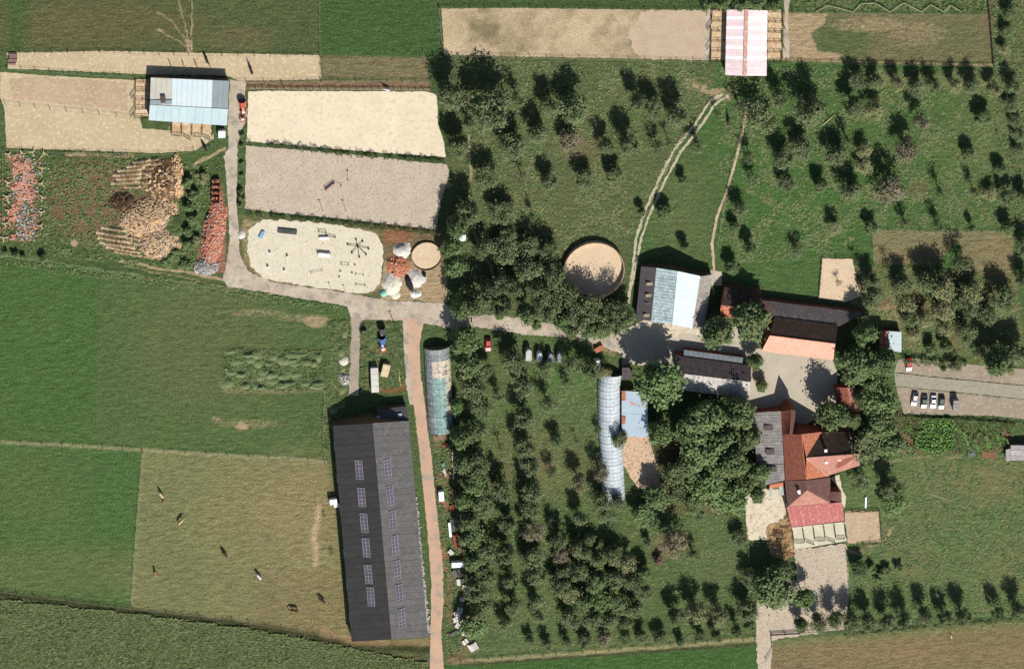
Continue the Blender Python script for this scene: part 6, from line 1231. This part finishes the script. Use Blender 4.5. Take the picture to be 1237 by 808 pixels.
# junk strip
JN = [mat('junk_white', lin(218, 212, 200), lin(190, 184, 172), s1=1, bump=0), mat('junk_rust', lin(150, 84, 62), lin(124, 70, 54), s1=1, bump=0), mat('junk_grey', lin(120, 116, 110), lin(90, 88, 84), s1=1, bump=0), mat('junk_wood', lin(150, 124, 96), lin(124, 102, 78), s1=1, bump=0)]
def stack(label, px, py, rz, L, W_, n, m, name='plank_stack', cat='stack', step=.18, jit=.1, z0=0.02):
    root = empty(name, G(px, py), rz, label, cat); r = random.Random(int(px*7+py)); k = 0
    for i in range(n):
        w_ = W_/max(1, n); mb = MB(); mb.box((-W_/2+(i+.5)*w_+r.uniform(-jit, jit), r.uniform(-jit, jit)*2, z0+.25+r.uniform(0, .25)), (w_*.86, L*r.uniform(.85, 1.05), .5+r.uniform(-.1, .3)), r.uniform(-.05, .05)); mb.build('plank' if W_/n < .8 else 'slab', m, root)
    return root
stack('row of split firewood ends below the short greenhouse', 532, 519, 0, 1.4, 6.5, 12, JN[0], 'firewood_stack', 'firewood'); stack('dark timber pile under the firewood row', 534, 527, .2, 2.0, 5.5, 7, JN[3]); stack('rusty scrap on the grass below the timber pile', 538, 536, .4, 1.0, 2, 3, JN[1], 'scrap_pile', 'scrap')
stack('long white plank leaning at the belt edge, upper', 546, 553, .03, 6.0, .35, 1, JN[0]); stack('long white plank leaning at the belt edge, lower', 547.5, 571, -.03, 3.4, .5, 1, JN[0]); stack('short white boards beside the green crate', 537, 569, .5, 2.2, .9, 2, JN[0]); stack('brown pallets piled against the belt edge', 542, 574, .6, 2.6, 2.2, 4, JN[3], 'pallet_pile', 'pallets')
stack('teal crate left of the white boards', 535, 560, .3, 1.2, 1.2, 2, mat('teal_box', lin(96, 150, 140), bump=0), 'crate_pile', 'crate'); stack('grey pallets below the brown pallets', 547, 598, .1, 4.0, 2.0, 4, JN[3], 'pallet_pile', 'pallets'); stack('rusty sheets between the grey pallets and the white beam', 548, 612, .1, 2.4, 2.4, 3, JN[1], 'scrap_pile', 'scrap')
stack('long white slanting beam in the junk strip', 543.5, 638, .13, 5.2, .9, 1, GW, 'beam', 'beam', z0=.5); stack('dark frame scrap right of the white beam', 550, 632, .05, 5, 1.6, 3, JN[2], 'scrap_pile', 'scrap'); stack('rust red machinery scrap below the white beam', 551, 652, .1, 4.4, 2.2, 4, JN[1], 'scrap_pile', 'scrap', z0=.3); stack('white and teal board above the white container', 544, 665, .7, 1.8, 1.4, 2, JN[0], 'plank_stack', 'boards')
stack('dark tyres and boards below the white container', 551, 691, .2, 2.4, 2.6, 4, JN[2], 'scrap_pile', 'scrap'); stack('grey upright slab below the dark scrap', 553.5, 702, .1, 2.4, 1.3, 2, JN[0], 'slab_pile', 'slabs')
for i, (x, y, s_) in enumerate(((559, 700, .9), (561, 707, .9), (562.5, 714, 1), (557.5, 723, .9), (556.5, 729, 1.2), (555, 736, 1.4), (552, 741, 1.4), (550, 748, 1.2), (557, 744, 1.2), (552.5, 754, 1.1), (559, 750, 1.1), (562.5, 751, 1), (562, 757, 1.1), (565, 763, 1.2), (560.5, 764, 1))):
    stack(f'{ORD[i]} pale block from the top of the block trail in the junk strip', x, y, random.uniform(-.6, .6), 1.5*s_, 1.3*s_, 2, JN[0] if i % 4 else JN[2], 'concrete_block', 'concrete block')
stack('white slabs stacked at the bottom of the junk strip, left', 561.5, 774, .5, 1.8, 1.9, 2, JN[0], 'slab_pile', 'slabs'); stack('striped white slabs stacked at the very bottom of the junk strip', 571, 780, .5, 2.6, 2.8, 5, JN[0], 'slab_pile', 'slabs'); stack('grey sheet metal leaning left of the lowest blocks', 549, 763, -1.1, 3.6, .9, 2, JN[2], 'scrap_pile', 'scrap')
# concrete rubble strip along the right barn wall
b2 = MB(); r = np.random.RandomState(4)
for _ in range(420):
    t = r.rand(); x, y = 501+t*17+r.randn()*1.2, 600+t*165; p = G(x, y); b2.box((p.x, p.y, .12), tuple(.2+r.rand(3)*.5), r.rand()*6)
link('stone_edging', b2.mesh('stone_edging', GRYB), kind='stuff', label='loose pale stones along the right wall of the long barn', cat='stones')
# poles and small things in yards
root = empty('white_bench', G(1045.5, 606), 0, 'narrow white board standing in the farmhouse garden', 'board'); mb = MB(); mb.box((0, 0, .4), (.5, 3.6, .3)); mb.build('seat', GW, root); mb = MB(); mb.box((0, 1.3, .15), (.4, .1, .3)); mb.box((0, -1.3, .15), (.4, .1, .3)); mb.build('leg', M_RAIL, root)
sheet('garden_terrace', [(1003, 577), (1014, 573), (1017, 590), (1022, 600), (1020, 615), (1017, 607), (1016, 592)], CONC, .4)
stack('bunch of wooden boards beside the road at the far right', 1221, 449, .2, 2.0, 1.8, 3, JN[3]); mb = MB(); mb.tube([G(992, 152, .15), G(1000, 146, .3), (G(1008, 139, .3))], [.12, .14, .08], 6); tag(mb.build('fallen_branch', LOGM), 'pale crooked branch lying in the upper right meadow', 'branch'); mb = MB(); mb.tube([G(1119, 595, .1), G(1148, 605, .1)], .06, 6); tag(mb.build('pole', JN[0]), 'thin pale pole lying in the clumpy meadow', 'pole')
stack('white C shaped trough piece in the lower right field', 1149, 768, .3, 1.2, .3, 1, JN[0], 'trough', 'trough')
stack('pinkish brick stack at the left end of the long tan paddock', 15, 71, 1.5, 2.6, 3.2, 5, mat('pinkish_bricks', lin(140, 112, 102), lin(120, 96, 88), s1=2, bump=0), 'brick_stack', 'bricks')
